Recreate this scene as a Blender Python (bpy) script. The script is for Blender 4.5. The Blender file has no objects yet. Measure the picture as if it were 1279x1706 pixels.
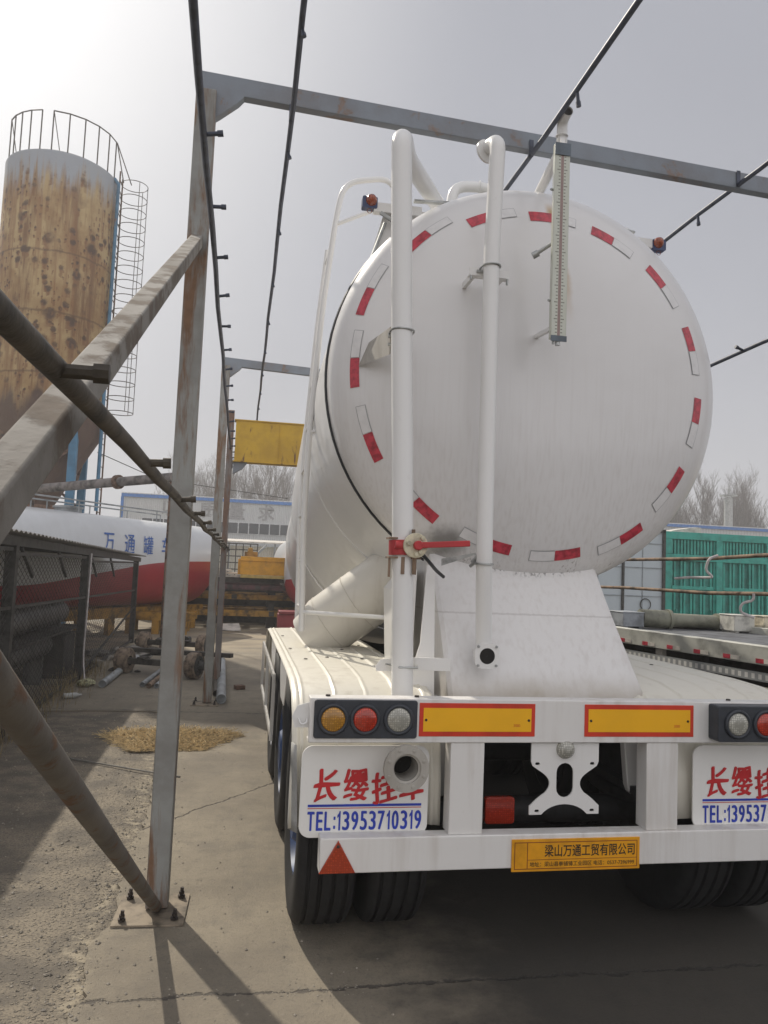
import bpy, bmesh, math, random
from mathutils import Vector, Matrix
random.seed(7)
PI = math.pi
SC = bpy.context.scene
COL = SC.collection
ORG = {}

# ------------------------------------------------------------------ helpers
def V(*a): return Vector(a)

class MB:
    """collects shapes, then becomes ONE mesh object"""
    def __init__(s): s.v = []; s.f = []; s.m = []; s.c = 0
    def add(s, vs, fs):
        o = len(s.v); s.v += [tuple(p) for p in vs]
        for f in fs: s.f.append(tuple(i + o for i in f)); s.m.append(s.c)
        return s
    def slot(s, i): s.c = i; return s
    def box(s, x0, x1, y0, y1, z0, z1):
        return s.add([(x0,y0,z0),(x1,y0,z0),(x1,y1,z0),(x0,y1,z0),(x0,y0,z1),(x1,y0,z1),(x1,y1,z1),(x0,y1,z1)],
                     [(0,3,2,1),(4,5,6,7),(0,1,5,4),(1,2,6,5),(2,3,7,6),(3,0,4,7)])
    def bar(s, p0, p1, w, h, up=(0,0,1)):
        p0, p1 = Vector(p0), Vector(p1); d = (p1-p0).normalized(); up = Vector(up)
        sd = d.cross(up)
        if sd.length < 1e-4: sd = d.cross(Vector((1,0,0)))
        sd.normalize(); u = sd.cross(d).normalized()
        a, b = sd*w/2, u*h/2
        vs = [p0-a-b, p0+a-b, p0+a+b, p0-a+b, p1-a-b, p1+a-b, p1+a+b, p1-a+b]
        return s.add(vs, [(0,3,2,1),(4,5,6,7),(0,1,5,4),(1,2,6,5),(2,3,7,6),(3,0,4,7)][0:0] +
                     [(0,1,2,3),(7,6,5,4),(4,5,1,0),(5,6,2,1),(6,7,3,2),(7,4,0,3)])
    def tube(s, pts, r, n=10, caps=True):
        pts = [Vector(p) for p in pts]; k = len(pts)
        rs = r if isinstance(r, (list, tuple)) else [r]*k
        vs = []; nrm = None
        for i, p in enumerate(pts):
            if i == 0: d = pts[1]-p
            elif i == k-1: d = p-pts[i-1]
            else: d = (pts[i+1]-p).normalized() + (p-pts[i-1]).normalized()
            d.normalize()
            if nrm is None:
                nrm = d.cross(Vector((0.31,0.17,0.93)))
                if nrm.length < 1e-3: nrm = d.cross(Vector((1,0,0)))
            nrm = nrm - d*nrm.dot(d); nrm.normalize()
            b = d.cross(nrm)
            for j in range(n):
                a = 2*PI*j/n; vs.append(p + (nrm*math.cos(a) + b*math.sin(a))*rs[i])
        fs = []
        for i in range(k-1):
            for j in range(n):
                j2 = (j+1) % n
                fs.append((i*n+j, i*n+j2, (i+1)*n+j2, (i+1)*n+j))
        if caps:
            fs.append(tuple(reversed(range(n)))); fs.append(tuple((k-1)*n+j for j in range(n)))
        return s.add(vs, fs)
    def ring(s, c, axis, r, t, n=28, m=6):
        c = Vector(c); ax = Vector(axis).normalized(); a = ax.orthogonal().normalized(); b = ax.cross(a)
        vs = []; fs = []
        for i in range(n):
            u = 2*PI*i/n; d = a*math.cos(u)+b*math.sin(u)
            for j in range(m):
                w = 2*PI*j/m; vs.append(c + d*(r+t*math.cos(w)) + ax*t*math.sin(w))
        for i in range(n):
            for j in range(m):
                fs.append((i*m+j, ((i+1)%n)*m+j, ((i+1)%n)*m+(j+1)%m, i*m+(j+1)%m))
        return s.add(vs, fs)
    def lathe(s, prof, c, axis, n=40, close=False):
        """prof = [(radius, offset along axis)]"""
        c = Vector(c); ax = Vector(axis).normalized(); a = ax.orthogonal().normalized(); b = ax.cross(a)
        vs = []; fs = []; k = len(prof)
        for (r, t) in prof:
            for i in range(n):
                u = 2*PI*i/n; vs.append(c + ax*t + (a*math.cos(u)+b*math.sin(u))*max(r, 1e-4))
        for q in range(k if close else k-1):
            q2 = (q+1) % k
            for i in range(n):
                i2 = (i+1) % n; fs.append((q*n+i, q*n+i2, q2*n+i2, q2*n+i))
        return s.add(vs, fs)
    def prism(s, pts, vec):
        pts = [Vector(p) for p in pts]; vec = Vector(vec); n = len(pts)
        vs = pts + [p+vec for p in pts]
        fs = [tuple(range(n)), tuple(reversed(range(n, 2*n)))]
        for i in range(n): j = (i+1) % n; fs.append((j, i, i+n, j+n))
        return s.add(vs, fs)
    def grid(s, fn, nu, nv, flip=False):
        vs = [fn(i/nu, j/nv) for i in range(nu+1) for j in range(nv+1)]; fs = []
        for i in range(nu):
            for j in range(nv):
                a = i*(nv+1)+j; q = (a, a+nv+1, a+nv+2, a+1)
                fs.append(tuple(reversed(q)) if flip else q)
        return s.add(vs, fs)
    def build(s, name, mats, parent=None, ang=32, bevel=0, solid=0, recalc=True, flat=False):
        o0 = Vector(ORG.get(parent.name, (0,0,0))) if parent else Vector((0,0,0))
        me = bpy.data.meshes.new(name)
        me.from_pydata([tuple(Vector(p)-o0) for p in s.v], [], s.f)
        mats = mats if isinstance(mats, (list, tuple)) else [mats]
        for m in mats: me.materials.append(m)
        if len(mats) > 1: me.polygons.foreach_set('material_index', s.m)
        if recalc:
            bm = bmesh.new(); bm.from_mesh(me); bmesh.ops.recalc_face_normals(bm, faces=bm.faces); bm.to_mesh(me); bm.free()
        if not flat:
            me.polygons.foreach_set('use_smooth', [True]*len(me.polygons))
            me.set_sharp_from_angle(angle=math.radians(ang))
        me.update()
        o = bpy.data.objects.new(name, me); COL.objects.link(o)
        if parent: o.parent = parent; ORG[o.name] = o0
        if bevel:
            md = o.modifiers.new('Bevel', 'BEVEL'); md.width = bevel; md.segments = 2; md.limit_method = 'ANGLE'; md.angle_limit = math.radians(40)
        if solid:
            md = o.modifiers.new('Solidify', 'SOLIDIFY'); md.thickness = solid; md.offset = 0
        return o

def split_build(mb, name, mats, parent=None, **kw):
    """every loose piece of the builder becomes an object of its own"""
    par = list(range(len(mb.v)))
    def find(a):
        while par[a] != a: par[a] = par[par[a]]; a = par[a]
        return a
    for f in mb.f:
        for q in f[1:]: par[find(q)] = find(f[0])
    grp = {}
    for i, f in enumerate(mb.f): grp.setdefault(find(f[0]), []).append(i)
    out = []
    for fi in grp.values():
        ids = sorted({q for i in fi for q in mb.f[i]}); mp = {q: k for k, q in enumerate(ids)}
        s = MB(); s.v = [mb.v[q] for q in ids]; s.f = [tuple(mp[q] for q in mb.f[i]) for i in fi]; s.m = [mb.m[i] for i in fi]
        out.append(s.build(name, mats, parent, **kw))
    return out
def tag(o, label=None, cat=None, group=None, kind=None):
    if label: o['label'] = label
    if cat: o['category'] = cat
    if group: o['group'] = group
    if kind: o['kind'] = kind
    return o
def thing(name, label, cat, loc=(0,0,0), rz=0, group=None, local=False):
    o = bpy.data.objects.new(name, None); COL.objects.link(o); o.empty_display_size = .2
    o.location = loc; o.rotation_euler = (0,0,rz)
    ORG[o.name] = (0,0,0) if local else tuple(loc)
    return tag(o, label, cat, group)
def copy_tree(o, parent=None):
    c = o.copy(); COL.objects.link(c)
    if parent: c.parent = parent
    for ch in [q for q in bpy.data.objects if q.parent == o]: copy_tree(ch, c)
    return c

def arc(c, r, a0, a1, n, u, w):
    c, u, w = Vector(c), Vector(u), Vector(w)
    return [c + (u*math.cos(a0+(a1-a0)*i/n) + w*math.sin(a0+(a1-a0)*i/n))*r for i in range(n+1)]
def bend(pts, r, n=6):
    """polyline with rounded corners"""
    pts = [Vector(p) for p in pts]; out = [pts[0]]
    for i in range(1, len(pts)-1):
        a, b, c = pts[i-1], pts[i], pts[i+1]
        d1 = (a-b).normalized(); d2 = (c-b).normalized()
        l = min(r, (a-b).length*.49, (c-b).length*.49)
        p, q = b+d1*l, b+d2*l
        for k in range(n+1):
            t = k/n; out.append(p*(1-t)**2 + b*2*t*(1-t) + q*t*t)
    return out + [pts[-1]]

_tc = {}
def text_geo(s, w, h, bold=0.0, shear=0.0):
    """outline of a line of writing, scaled to w x h, as (2D verts, faces)"""
    key = (s, bold, shear)
    if key not in _tc:
        cu = bpy.data.curves.new('writing', 'FONT'); cu.body = s; cu.size = 1; cu.resolution_u = 4
        cu.offset = bold; cu.shear = shear
        ob = bpy.data.objects.new('writing', cu); COL.objects.link(ob)
        dg = bpy.context.evaluated_depsgraph_get(); me = ob.evaluated_get(dg).to_mesh()
        vs = [(p.co.x, p.co.y) for p in me.vertices]; fs = [tuple(p.vertices) for p in me.polygons]
        ob.evaluated_get(dg).to_mesh_clear()
        bpy.data.objects.remove(ob); bpy.data.curves.remove(cu)
        _tc[key] = (vs, fs)
    vs, fs = _tc[key]
    x0 = min(p[0] for p in vs); x1 = max(p[0] for p in vs); y0 = min(p[1] for p in vs); y1 = max(p[1] for p in vs)
    return [((x-x0)/(x1-x0)*w, (y-y0)/(y1-y0)*h) for x, y in vs], fs
def tel_text(mb, s, x, y, z, w, h):
    """bold condensed figures, one cell each"""
    wd = {'1': .62, ':': .5, 'L': .9, 'E': .92}; tot = sum(wd.get(c, 1) for c in s); px = x
    for c in s:
        cw = w/tot*wd.get(c, 1); gw = cw*.80
        if c == '1':
            p = [(.40,0),(.82,0),(.82,1),(.50,1),(.44,.90),(.08,.78),(.08,.63),(.40,.72)]
            mb.add([(px+a*gw, y, z+b*h) for a, b in p], [(0,1,2,3,4,5,6,7)])
        elif c == ':':
            for q in (.08, .55): mb.add([(px+a*gw, y, z+b*h) for a, b in ((.3,q),(.85,q),(.85,q+.17),(.3,q+.17))], [(0,1,2,3)])
        else:
            vs, fs = text_geo(c, gw-.004, h-.002)
            for k, (dx, dz) in enumerate(((0,0),(.0042,0),(.002,.002))): mb.add([(px+a+dx, y-.0006*k, z+b+dz) for a, b in vs], fs)
        px += cw
def put_text(mb, s, x, y, z, w, h, bold=0, shear=0, fn=None):
    vs, fs = text_geo(s, w, h, bold, shear)
    fn = fn or (lambda a, b: (x+a, y, z+b))
    return mb.add([fn(a, b) for a, b in vs], fs)
def cut_h(vs, fs, h, n):
    bm = bmesh.new(); bv = [bm.verts.new((a, b, 0)) for a, b in vs]
    for f in fs:
        try: bm.faces.new([bv[i] for i in f])
        except ValueError: pass
    bmesh.ops.triangulate(bm, faces=bm.faces[:])
    for i in range(1, n):
        bmesh.ops.bisect_plane(bm, geom=bm.verts[:]+bm.edges[:]+bm.faces[:], plane_co=(0,h*i/n,0), plane_no=(0,1,0))
    bm.verts.index_update()
    out = [(v.co.x, v.co.y) for v in bm.verts], [tuple(v.index for v in f.verts) for f in bm.faces]
    bm.free(); return out
def shape2d(mb, loops, y, th, n0=None):
    """flat plate with holes in the XZ plane at depth y, thickness th"""
    cu = bpy.data.curves.new('plate', 'CURVE'); cu.dimensions = '2D'; cu.fill_mode = 'BOTH'; cu.extrude = th/2
    for lp in loops:
        sp = cu.splines.new('POLY'); sp.points.add(len(lp)-1); sp.use_cyclic_u = True
        for p, q in zip(sp.points, lp): p.co = (q[0], q[1], 0, 1)
    ob = bpy.data.objects.new('plate', cu); COL.objects.link(ob)
    dg = bpy.context.evaluated_depsgraph_get(); me = ob.evaluated_get(dg).to_mesh()
    vs = [(p.co.x, y-p.co.z, p.co.y) for p in me.vertices]; fs = [tuple(p.vertices) for p in me.polygons]
    ob.evaluated_get(dg).to_mesh_clear(); bpy.data.objects.remove(ob); bpy.data.curves.remove(cu)
    return mb.add(vs, fs)
def rrect(x0, x1, z0, z1, r, n=5):
    out = []
    for cx, cz, a in ((x1-r,z1-r,0),(x0+r,z1-r,PI/2),(x0+r,z0+r,PI),(x1-r,z0+r,1.5*PI)):
        for i in range(n+1): out.append((cx+r*math.cos(a+PI/2*i/n), cz+r*math.sin(a+PI/2*i/n)))
    return out

# ------------------------------------------------------------------ materials
class NT:
    def __init__(s, name):
        s.mat = bpy.data.materials.new(name); s.mat.use_nodes = True
        s.t = s.mat.node_tree; s.t.nodes.clear()
        s.out = s.t.nodes.new('ShaderNodeOutputMaterial'); s.b = s.t.nodes.new('ShaderNodeBsdfPrincipled')
        s.t.links.new(s.b.outputs[0], s.out.inputs[0])
        s.tc = s.t.nodes.new('ShaderNodeTexCoord'); s.obj = s.tc.outputs['Object']
    def L(s, a, b):
        if hasattr(a, 'is_output'): s.t.links.new(a, b)
        else: b.default_value = a
    def map(s, vec, scale=(1,1,1), loc=(0,0,0)):
        n = s.t.nodes.new('ShaderNodeMapping'); s.L(vec, n.inputs[0]); n.inputs['Scale'].default_value = scale; n.inputs['Location'].default_value = loc
        return n.outputs[0]
    def noise(s, vec, scale, detail=4, rough=.6, dist=0):
        n = s.t.nodes.new('ShaderNodeTexNoise'); s.L(vec, n.inputs['Vector']); n.inputs['Scale'].default_value = scale
        n.inputs['Detail'].default_value = detail; n.inputs['Roughness'].default_value = rough; n.inputs['Distortion'].default_value = dist
        return n.outputs[0]
    def voro(s, vec, scale, feat='F1', rnd=1):
        n = s.t.nodes.new('ShaderNodeTexVoronoi'); n.feature = feat; s.L(vec, n.inputs['Vector']); n.inputs['Scale'].default_value = scale
        n.inputs['Randomness'].default_value = rnd
        return n.outputs[0]
    def wave(s, vec, scale, axis='X', prof='SIN'):
        n = s.t.nodes.new('ShaderNodeTexWave'); n.bands_direction = axis; n.wave_profile = prof; s.L(vec, n.inputs[0]); n.inputs['Scale'].default_value = scale
        n.inputs['Distortion'].default_value = 0
        return n.outputs['Fac']
    def m(s, op, a, b=0.0, c=0.0, clamp=False):
        n = s.t.nodes.new('ShaderNodeMath'); n.operation = op; n.use_clamp = clamp
        s.L(a, n.inputs[0]); s.L(b, n.inputs[1]); s.L(c, n.inputs[2]); return n.outputs[0]
    def step(s, v, lo, hi):
        n = s.t.nodes.new('ShaderNodeMapRange'); n.interpolation_type = 'SMOOTHSTEP'; s.L(v, n.inputs[0]); s.L(lo, n.inputs[1]); s.L(hi, n.inputs[2])
        n.inputs[3].default_value = 0; n.inputs[4].default_value = 1; return n.outputs[0]
    def mix(s, f, a, b):
        n = s.t.nodes.new('ShaderNodeMix'); n.data_type = 'RGBA'
        s.L(f, n.inputs[0])
        for v, i in ((a, 6), (b, 7)):
            if hasattr(v, 'is_output'): s.t.links.new(v, n.inputs[i])
            else: n.inputs[i].default_value = (*v, 1)
        return n.outputs[2]
    def xyz(s, vec=None):
        n = s.t.nodes.new('ShaderNodeSeparateXYZ'); s.L(vec or s.obj, n.inputs[0]); return n.outputs
    def bump(s, h, strength=.3, dist=.01, prev=None):
        n = s.t.nodes.new('ShaderNodeBump'); s.L(h, n.inputs['Height']); n.inputs['Strength'].default_value = strength; n.inputs['Distance'].default_value = dist
        if prev: s.t.links.new(prev, n.inputs['Normal'])
        return n.outputs[0]
    def fin(s, col, rough=.5, metal=0, normal=None, coat=0, spec=None):
        if hasattr(col, 'is_output'): s.t.links.new(col, s.b.inputs['Base Color'])
        else: s.b.inputs['Base Color'].default_value = (*col, 1)
        s.L(rough, s.b.inputs['Roughness']); s.L(metal, s.b.inputs['Metallic'])
        if normal: s.t.links.new(normal, s.b.inputs['Normal'])
        if coat: s.b.inputs['Coat Weight'].default_value = coat; s.b.inputs['Coat Roughness'].default_value = .1
        if spec is not None: s.b.inputs['Specular IOR Level'].default_value = spec
        return s.mat

def plain(name, c, rough=.5, metal=0, var=.15, scale=8, bump=.0, dark=None):
    n = NT(name); f = n.noise(n.obj, scale, 5)
    d = dark or tuple(x*(1-2.2*var) for x in c)
    col = n.mix(n.step(f, .38, .72), tuple(min(1, x*(1+var*.4)) for x in c), d)
    return n.fin(col, rough, metal, n.bump(n.noise(n.obj, scale*6, 3), bump, .004) if bump else None)

def painted_steel(name, c, rust=(.13,.06,.03), amt=.55, rough=.55, stretch=.25, c2=None):
    """old paint with rust patches that run down"""
    n = NT(name)
    v = n.map(n.obj, (1,1,stretch))
    a = n.noise(v, 6, 8, .68, .4); b = n.noise(n.map(n.obj, (1,1,stretch), (3,8,1)), 17, 6, .6)
    f = n.m('ADD', n.m('MULTIPLY', a, .7), n.m('MULTIPLY', b, .3))
    base = n.mix(n.step(n.noise(n.obj, 3, 5), .35, .65), c, c2 or tuple(x*.72 for x in c))
    k = n.step(f, amt, amt+.09)
    rc = n.mix(n.noise(n.obj, 25, 4), rust, tuple(x*2.1 for x in rust))
    col = n.mix(k, base, rc)
    return n.fin(col, n.m('ADD', rough, n.m('MULTIPLY', k, .3)), 0, n.bump(n.m('ADD', n.noise(n.obj, 60, 4), n.m('MULTIPLY', k, .6)), .35, .004))

def white_paint(name, c=(.74,.73,.71), dirt=(.30,.25,.20), amt=.56, rough=.33, wavy=.0, coat=.2):
    n = NT(name)
    v = n.map(n.obj, (1,1,.07))
    st = n.noise(v, 14, 6, .6)
    big = n.noise(n.obj, 1.3, 4)
    k = n.step(n.m('ADD', n.m('MULTIPLY', st, .6), n.m('MULTIPLY', big, .4)), amt, amt+.22)
    col = n.mix(n.m('MULTIPLY', k, .34), c, dirt)
    col = n.mix(n.m('MULTIPLY', n.step(n.noise(n.obj, 40, 4), .62, .8), .14), col, dirt)
    nm = n.bump(n.noise(n.obj, 1.6, 3), wavy, .05) if wavy else None
    nm = n.bump(n.noise(n.obj, 90, 3), .06, .002, nm)
    return n.fin(col, rough, 0, nm, coat)

M = {}
M['white'] = white_paint('white_paint')
M['white_dirty'] = white_paint('white_bumper_paint', (.73,.715,.69), (.33,.26,.19), .47, .42, .12, .05)
M['white_pipe'] = white_paint('white_pipe_paint', (.76,.755,.74), amt=.6, rough=.3)
M['white_hull'] = white_paint('white_hull_paint', (.73,.725,.715), (.40,.35,.30), .56, .34, .6, .2)
M['fender'] = white_paint('fender_paint', (.72,.69,.60), (.34,.28,.20), .5, .42, .1, .1)
M['black_rubber'] = plain('black_rubber', (.013,.013,.0135), .75, 0, .2, 20, .2)
M['gasket'] = plain('gasket_rubber', (.015,.016,.02), .5)
M['flap'] = white_paint('mudflap_white', (.78,.77,.74), (.45,.40,.33), .55, .45, .0, .05)
M['flap_edge'] = plain('mudflap_edge_grey', (.35,.35,.34), .6)
M['red_ink'] = plain('red_ink', (.55,.02,.025), .5, 0, .1)
M['blue_ink'] = plain('blue_ink', (.02,.05,.42), .5, 0, .1)
M['black_ink'] = plain('black_ink', (.02,.015,.01), .6)
M['tape_red'] = plain('tape_red', (.50,.045,.07), .35, 0, .22, 30)
M['tape_white'] = plain('tape_white', (.70,.69,.685), .35, 0, .04, 20)
M['tape_line'] = plain('tape_line', (.33,.33,.34), .5)
M['lamp_housing'] = plain('lamp_housing', (.03,.035,.045), .45, 0, .1, 20)
M['plate_red'] = plain('plate_red', (.60,.04,.015), .4, 0, .1)
M['plate_yellow'] = plain('plate_yellow', (.88,.45,.006), .4, 0, .02)
M['sign_yellow'] = plain('sign_yellow', (.74,.33,.006), .45, 0, .12)
M['sign_line'] = plain('sign_line', (.22,.05,.01), .5)
def lens(name, c):
    n = NT(name); v = n.voro(n.obj, 105, 'F1', .25)
    col = n.mix(n.step(v, .1, .6), tuple(min(1, x*1.1) for x in c), tuple(x*.5 for x in c))
    return n.fin(col, .18, 0, n.bump(v, .4, .002), .5)
M['amber'] = lens('lens_amber', (.62,.30,.04)); M['red_lens'] = lens('lens_red', (.62,.05,.02)); M['clear'] = lens('lens_clear', (.55,.54,.47))
M['lens_tri'] = lens('lens_triangle', (.62,.07,.02))
M['steel_dark'] = plain('dark_steel', (.05,.048,.045), .6, .3, .3, 12, .2)
M['galv'] = plain('galvanised_steel', (.42,.43,.42), .42, .6, .2, 14, .1)
M['bolt'] = plain('bolt_steel', (.06,.05,.045), .5, .7, .2, 30)
M['valve_cream'] = plain('valve_cream', (.62,.57,.42), .5, 0, .2, 25)
M['red_metal'] = painted_steel('red_enamel', (.50,.035,.04), amt=.66)
M['hole'] = plain('dark_pipe_inside', (.012,.01,.009), .9)
M['blue_rim'] = plain('blue_wheel_paint', (.018,.055,.16), .5, 0, .2)
M['chassis'] = plain('chassis_paint', (.03,.03,.032), .6, 0, .3, 9)
M['flange_dirty'] = white_paint('dirty_flange', (.42,.40,.36), (.14,.11,.08), .40, .6, 0, 0)
M['lamp_blue'] = plain('lamp_body_blue', (.03,.05,.14), .4)
M['lamp_orange'] = lens('lens_orange', (.45,.09,.03))
M['gantry'] = painted_steel('gantry_steel', (.285,.29,.275), (.12,.07,.042), .485, .7, .12, (.205,.20,.185))
M['gantry_beam'] = painted_steel('gantry_beam_steel', (.22,.25,.29), (.15,.11,.09), .555, .6, 1, (.19,.20,.22))
M['brace'] = painted_steel('brace_steel', (.28,.265,.24), (.095,.078,.062), .49, .9, 1, (.18,.165,.145))
M['brace_pipe'] = painted_steel('brace_pipe_steel', (.13,.115,.095), (.085,.05,.03), .5, .75, 1, (.075,.066,.055))
M['pipe_blue'] = plain('pipe_dark_paint', (.045,.055,.085), .5, .2, .25, 15, .15)
M['pipe_olive'] = plain('pipe_olive_rust', (.075,.062,.045), .6, .2, .35, 12, .3)
M['rust'] = plain('brown_rust', (.16,.10,.07), .85, 0, .4, 9, .5)
M['rust_pipe'] = plain('rusty_pipe', (.23,.16,.11), .8, .1, .4, 7, .5)
M['baseplate'] = plain('base_plate', (.25,.205,.15), .8, 0, .3, 9, .3)
M['yellow_rust'] = painted_steel('yellow_old_paint', (.58,.36,.03), (.10,.055,.03), .565, .6, .3, (.46,.28,.03))
M['yellow'] = plain('yellow_truck_paint', (.62,.30,.01), .45, 0, .12, 5)
M['yellow_dark'] = plain('yellow_dirty_frame', (.34,.18,.02), .7, 0, .4, 4)
M['maroon'] = plain('maroon_primer', (.10,.04,.045), .7, 0, .35, 5)
M['dark_frame'] = plain('dark_frame', (.055,.048,.042), .75, 0, .4, 5)
M['pale_board'] = plain('pale_board', (.62,.58,.52), .6, 0, .2, 5)
M['mesh_wire'] = plain('mesh_wire', (.045,.04,.038), .7, .3, .3, 10)
M['grey_paint'] = plain('grey_paint', (.30,.32,.33), .5, 0, .2, 4)
M['cable'] = plain('white_rope', (.62,.58,.58), .7)
# ------------------------------------------------------------------ camera, light, sky
f_px, HT = 1282.0, 1.7
yc = Vector((400-639.5, 853-942, f_px)).normalized()
hz = Vector((1, -.041, 0))
zc = yc.cross(hz); zc.normalize()
if zc.y < 0: zc = -zc
xc = zc.cross(yc)*1
if xc.x < 0: xc = -xc
cam = bpy.data.cameras.new('camera'); co = bpy.data.objects.new('camera', cam); COL.objects.link(co); SC.camera = co
R3 = Matrix(((xc.x, xc.y, -xc.z), (yc.x, yc.y, -yc.z), (zc.x, zc.y, -zc.z)))   # columns: camera right, up, back in world axes
co.matrix_world = Matrix.Translation((0,0,HT)) @ R3.to_4x4()
cam.sensor_fit = 'VERTICAL'; cam.sensor_height = 36; cam.lens = f_px/1706*36; cam.clip_start = .02; cam.clip_end = 3000
SC.view_settings.view_transform = 'Standard'; SC.view_settings.look = 'None'; SC.view_settings.gamma = 1
SC.view_settings.exposure = EXPOSURE = 0.30

AZ, EL = math.radians(-25), math.radians(42.5)
sd = Vector((math.sin(AZ)*math.cos(EL), math.cos(AZ)*math.cos(EL), math.sin(EL)))
sl = bpy.data.lights.new('sun', 'SUN'); sl.energy = 3.2; sl.angle = math.radians(.9); sl.color = (1, .92, .79)
so = bpy.data.objects.new('sun', sl); COL.objects.link(so); so.rotation_euler = (-sd).to_track_quat('-Z', 'Y').to_euler(); so.location = (-20, 40, 45)

w = bpy.data.worlds.new('World'); SC.world = w; w.use_nodes = True
t = w.node_tree; t.nodes.clear()
wo = t.nodes.new('ShaderNodeOutputWorld'); bg = t.nodes.new('ShaderNodeBackground'); sky = t.nodes.new('ShaderNodeTexSky')
sky.sky_type = 'NISHITA'; sky.sun_disc = False; sky.sun_elevation = EL; sky.sun_rotation = AZ
sky.air_density = 1.0; sky.dust_density = 7.0; sky.ozone_density = 1.5; sky.altitude = 30
hs = t.nodes.new('ShaderNodeHueSaturation'); hs.inputs['Saturation'].default_value = .30; hs.inputs['Value'].default_value = 1.0
t.links.new(sky.outputs[0], hs.inputs['Color'])
# high haze: evens the sky out and glows round the sun
tcw = t.nodes.new('ShaderNodeTexCoord'); dp = t.nodes.new('ShaderNodeVectorMath'); dp.operation = 'DOT_PRODUCT'
t.links.new(tcw.outputs['Generated'], dp.inputs[0]); dp.inputs[1].default_value = (-.3993, .6917, .6018)
mr = t.nodes.new('ShaderNodeMapRange'); mr.inputs[1].default_value = .78; mr.inputs[2].default_value = 1.0; mr.inputs[3].default_value = 0; mr.inputs[4].default_value = 1
t.links.new(dp.outputs['Value'], mr.inputs[0])
pw = t.nodes.new('ShaderNodeMath'); pw.operation = 'POWER'; t.links.new(mr.outputs[0], pw.inputs[0]); pw.inputs[1].default_value = 1.7
mx = t.nodes.new('ShaderNodeMix'); mx.data_type = 'RGBA'; mx.inputs[0].default_value = .95
t.links.new(hs.outputs[0], mx.inputs[6]); mx.inputs[7].default_value = (3.15, 3.25, 3.68, 1)
ad = t.nodes.new('ShaderNodeMix'); ad.data_type = 'RGBA'; ad.blend_type = 'ADD'; ad.clamp_result = False
t.links.new(pw.outputs[0], ad.inputs[0]); t.links.new(mx.outputs[2], ad.inputs[6]); ad.inputs[7].default_value = (3.7, 3.58, 3.2, 1)
# paler horizon; then fill light added to the unseen sky behind the camera
sz_ = t.nodes.new('ShaderNodeSeparateXYZ'); t.links.new(tcw.outputs['Generated'], sz_.inputs[0])
hm = t.nodes.new('ShaderNodeMath'); hm.operation = 'SUBTRACT'; hm.use_clamp = True; hm.inputs[0].default_value = 1.0; t.links.new(sz_.outputs[2], hm.inputs[1])
hp_ = t.nodes.new('ShaderNodeMath'); hp_.operation = 'POWER'; t.links.new(hm.outputs[0], hp_.inputs[0]); hp_.inputs[1].default_value = 4.0
ad3 = t.nodes.new('ShaderNodeMix'); ad3.data_type = 'RGBA'; ad3.blend_type = 'ADD'; ad3.clamp_result = False
t.links.new(hp_.outputs[0], ad3.inputs[0]); t.links.new(ad.outputs[2], ad3.inputs[6]); ad3.inputs[7].default_value = (2.0, 1.95, 1.75, 1)
dp2 = t.nodes.new('ShaderNodeVectorMath'); dp2.operation = 'DOT_PRODUCT'; t.links.new(tcw.outputs['Generated'], dp2.inputs[0]); dp2.inputs[1].default_value = Vector((.25, -1, .35)).normalized()
mr2 = t.nodes.new('ShaderNodeMapRange'); mr2.interpolation_type = 'SMOOTHSTEP'; mr2.inputs[1].default_value = .05; mr2.inputs[2].default_value = .85
t.links.new(dp2.outputs['Value'], mr2.inputs[0])
ad2 = t.nodes.new('ShaderNodeMix'); ad2.data_type = 'RGBA'; ad2.blend_type = 'ADD'; ad2.clamp_result = False
t.links.new(mr2.outputs[0], ad2.inputs[0]); t.links.new(ad3.outputs[2], ad2.inputs[6]); ad2.inputs[7].default_value = (4.9, 4.7, 4.6, 1)
nz_ = t.nodes.new('ShaderNodeTexNoise'); nz_.inputs['Scale'].default_value = 2.2; nz_.inputs['Detail'].default_value = 5; t.links.new(tcw.outputs['Generated'], nz_.inputs['Vector'])
nr = t.nodes.new('ShaderNodeMapRange'); nr.inputs[1].default_value = .3; nr.inputs[2].default_value = .7; nr.inputs[3].default_value = .955; nr.inputs[4].default_value = 1.045; t.links.new(nz_.outputs[0], nr.inputs[0])
vm = t.nodes.new('ShaderNodeVectorMath'); vm.operation = 'SCALE'; t.links.new(ad2.outputs[2], vm.inputs[0]); t.links.new(nr.outputs[0], vm.inputs['Scale'])
t.links.new(vm.outputs[0], bg.inputs[0]); bg.inputs[1].default_value = .10
t.links.new(bg.outputs[0], wo.inputs[0])

# thin dusty air round the whole yard
hzm = bpy.data.materials.new('dusty_air'); hzm.use_nodes = True; hzm.node_tree.nodes.clear()
ho = hzm.node_tree.nodes.new('ShaderNodeOutputMaterial'); hv = hzm.node_tree.nodes.new('ShaderNodeVolumePrincipled')
hv.inputs['Color'].default_value = (.93,.93,.94,1); hv.inputs['Density'].default_value = .0035; hv.inputs['Anisotropy'].default_value = .3
hzm.node_tree.links.new(hv.outputs[0], ho.inputs['Volume'])
hb = MB(); hb.box(-70, 110, -25, 130, -1.0, 19.5); tag(hb.build('haze', hzm, flat=True), 'thin pale dusty air over the whole yard', 'haze', kind='stuff')

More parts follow.
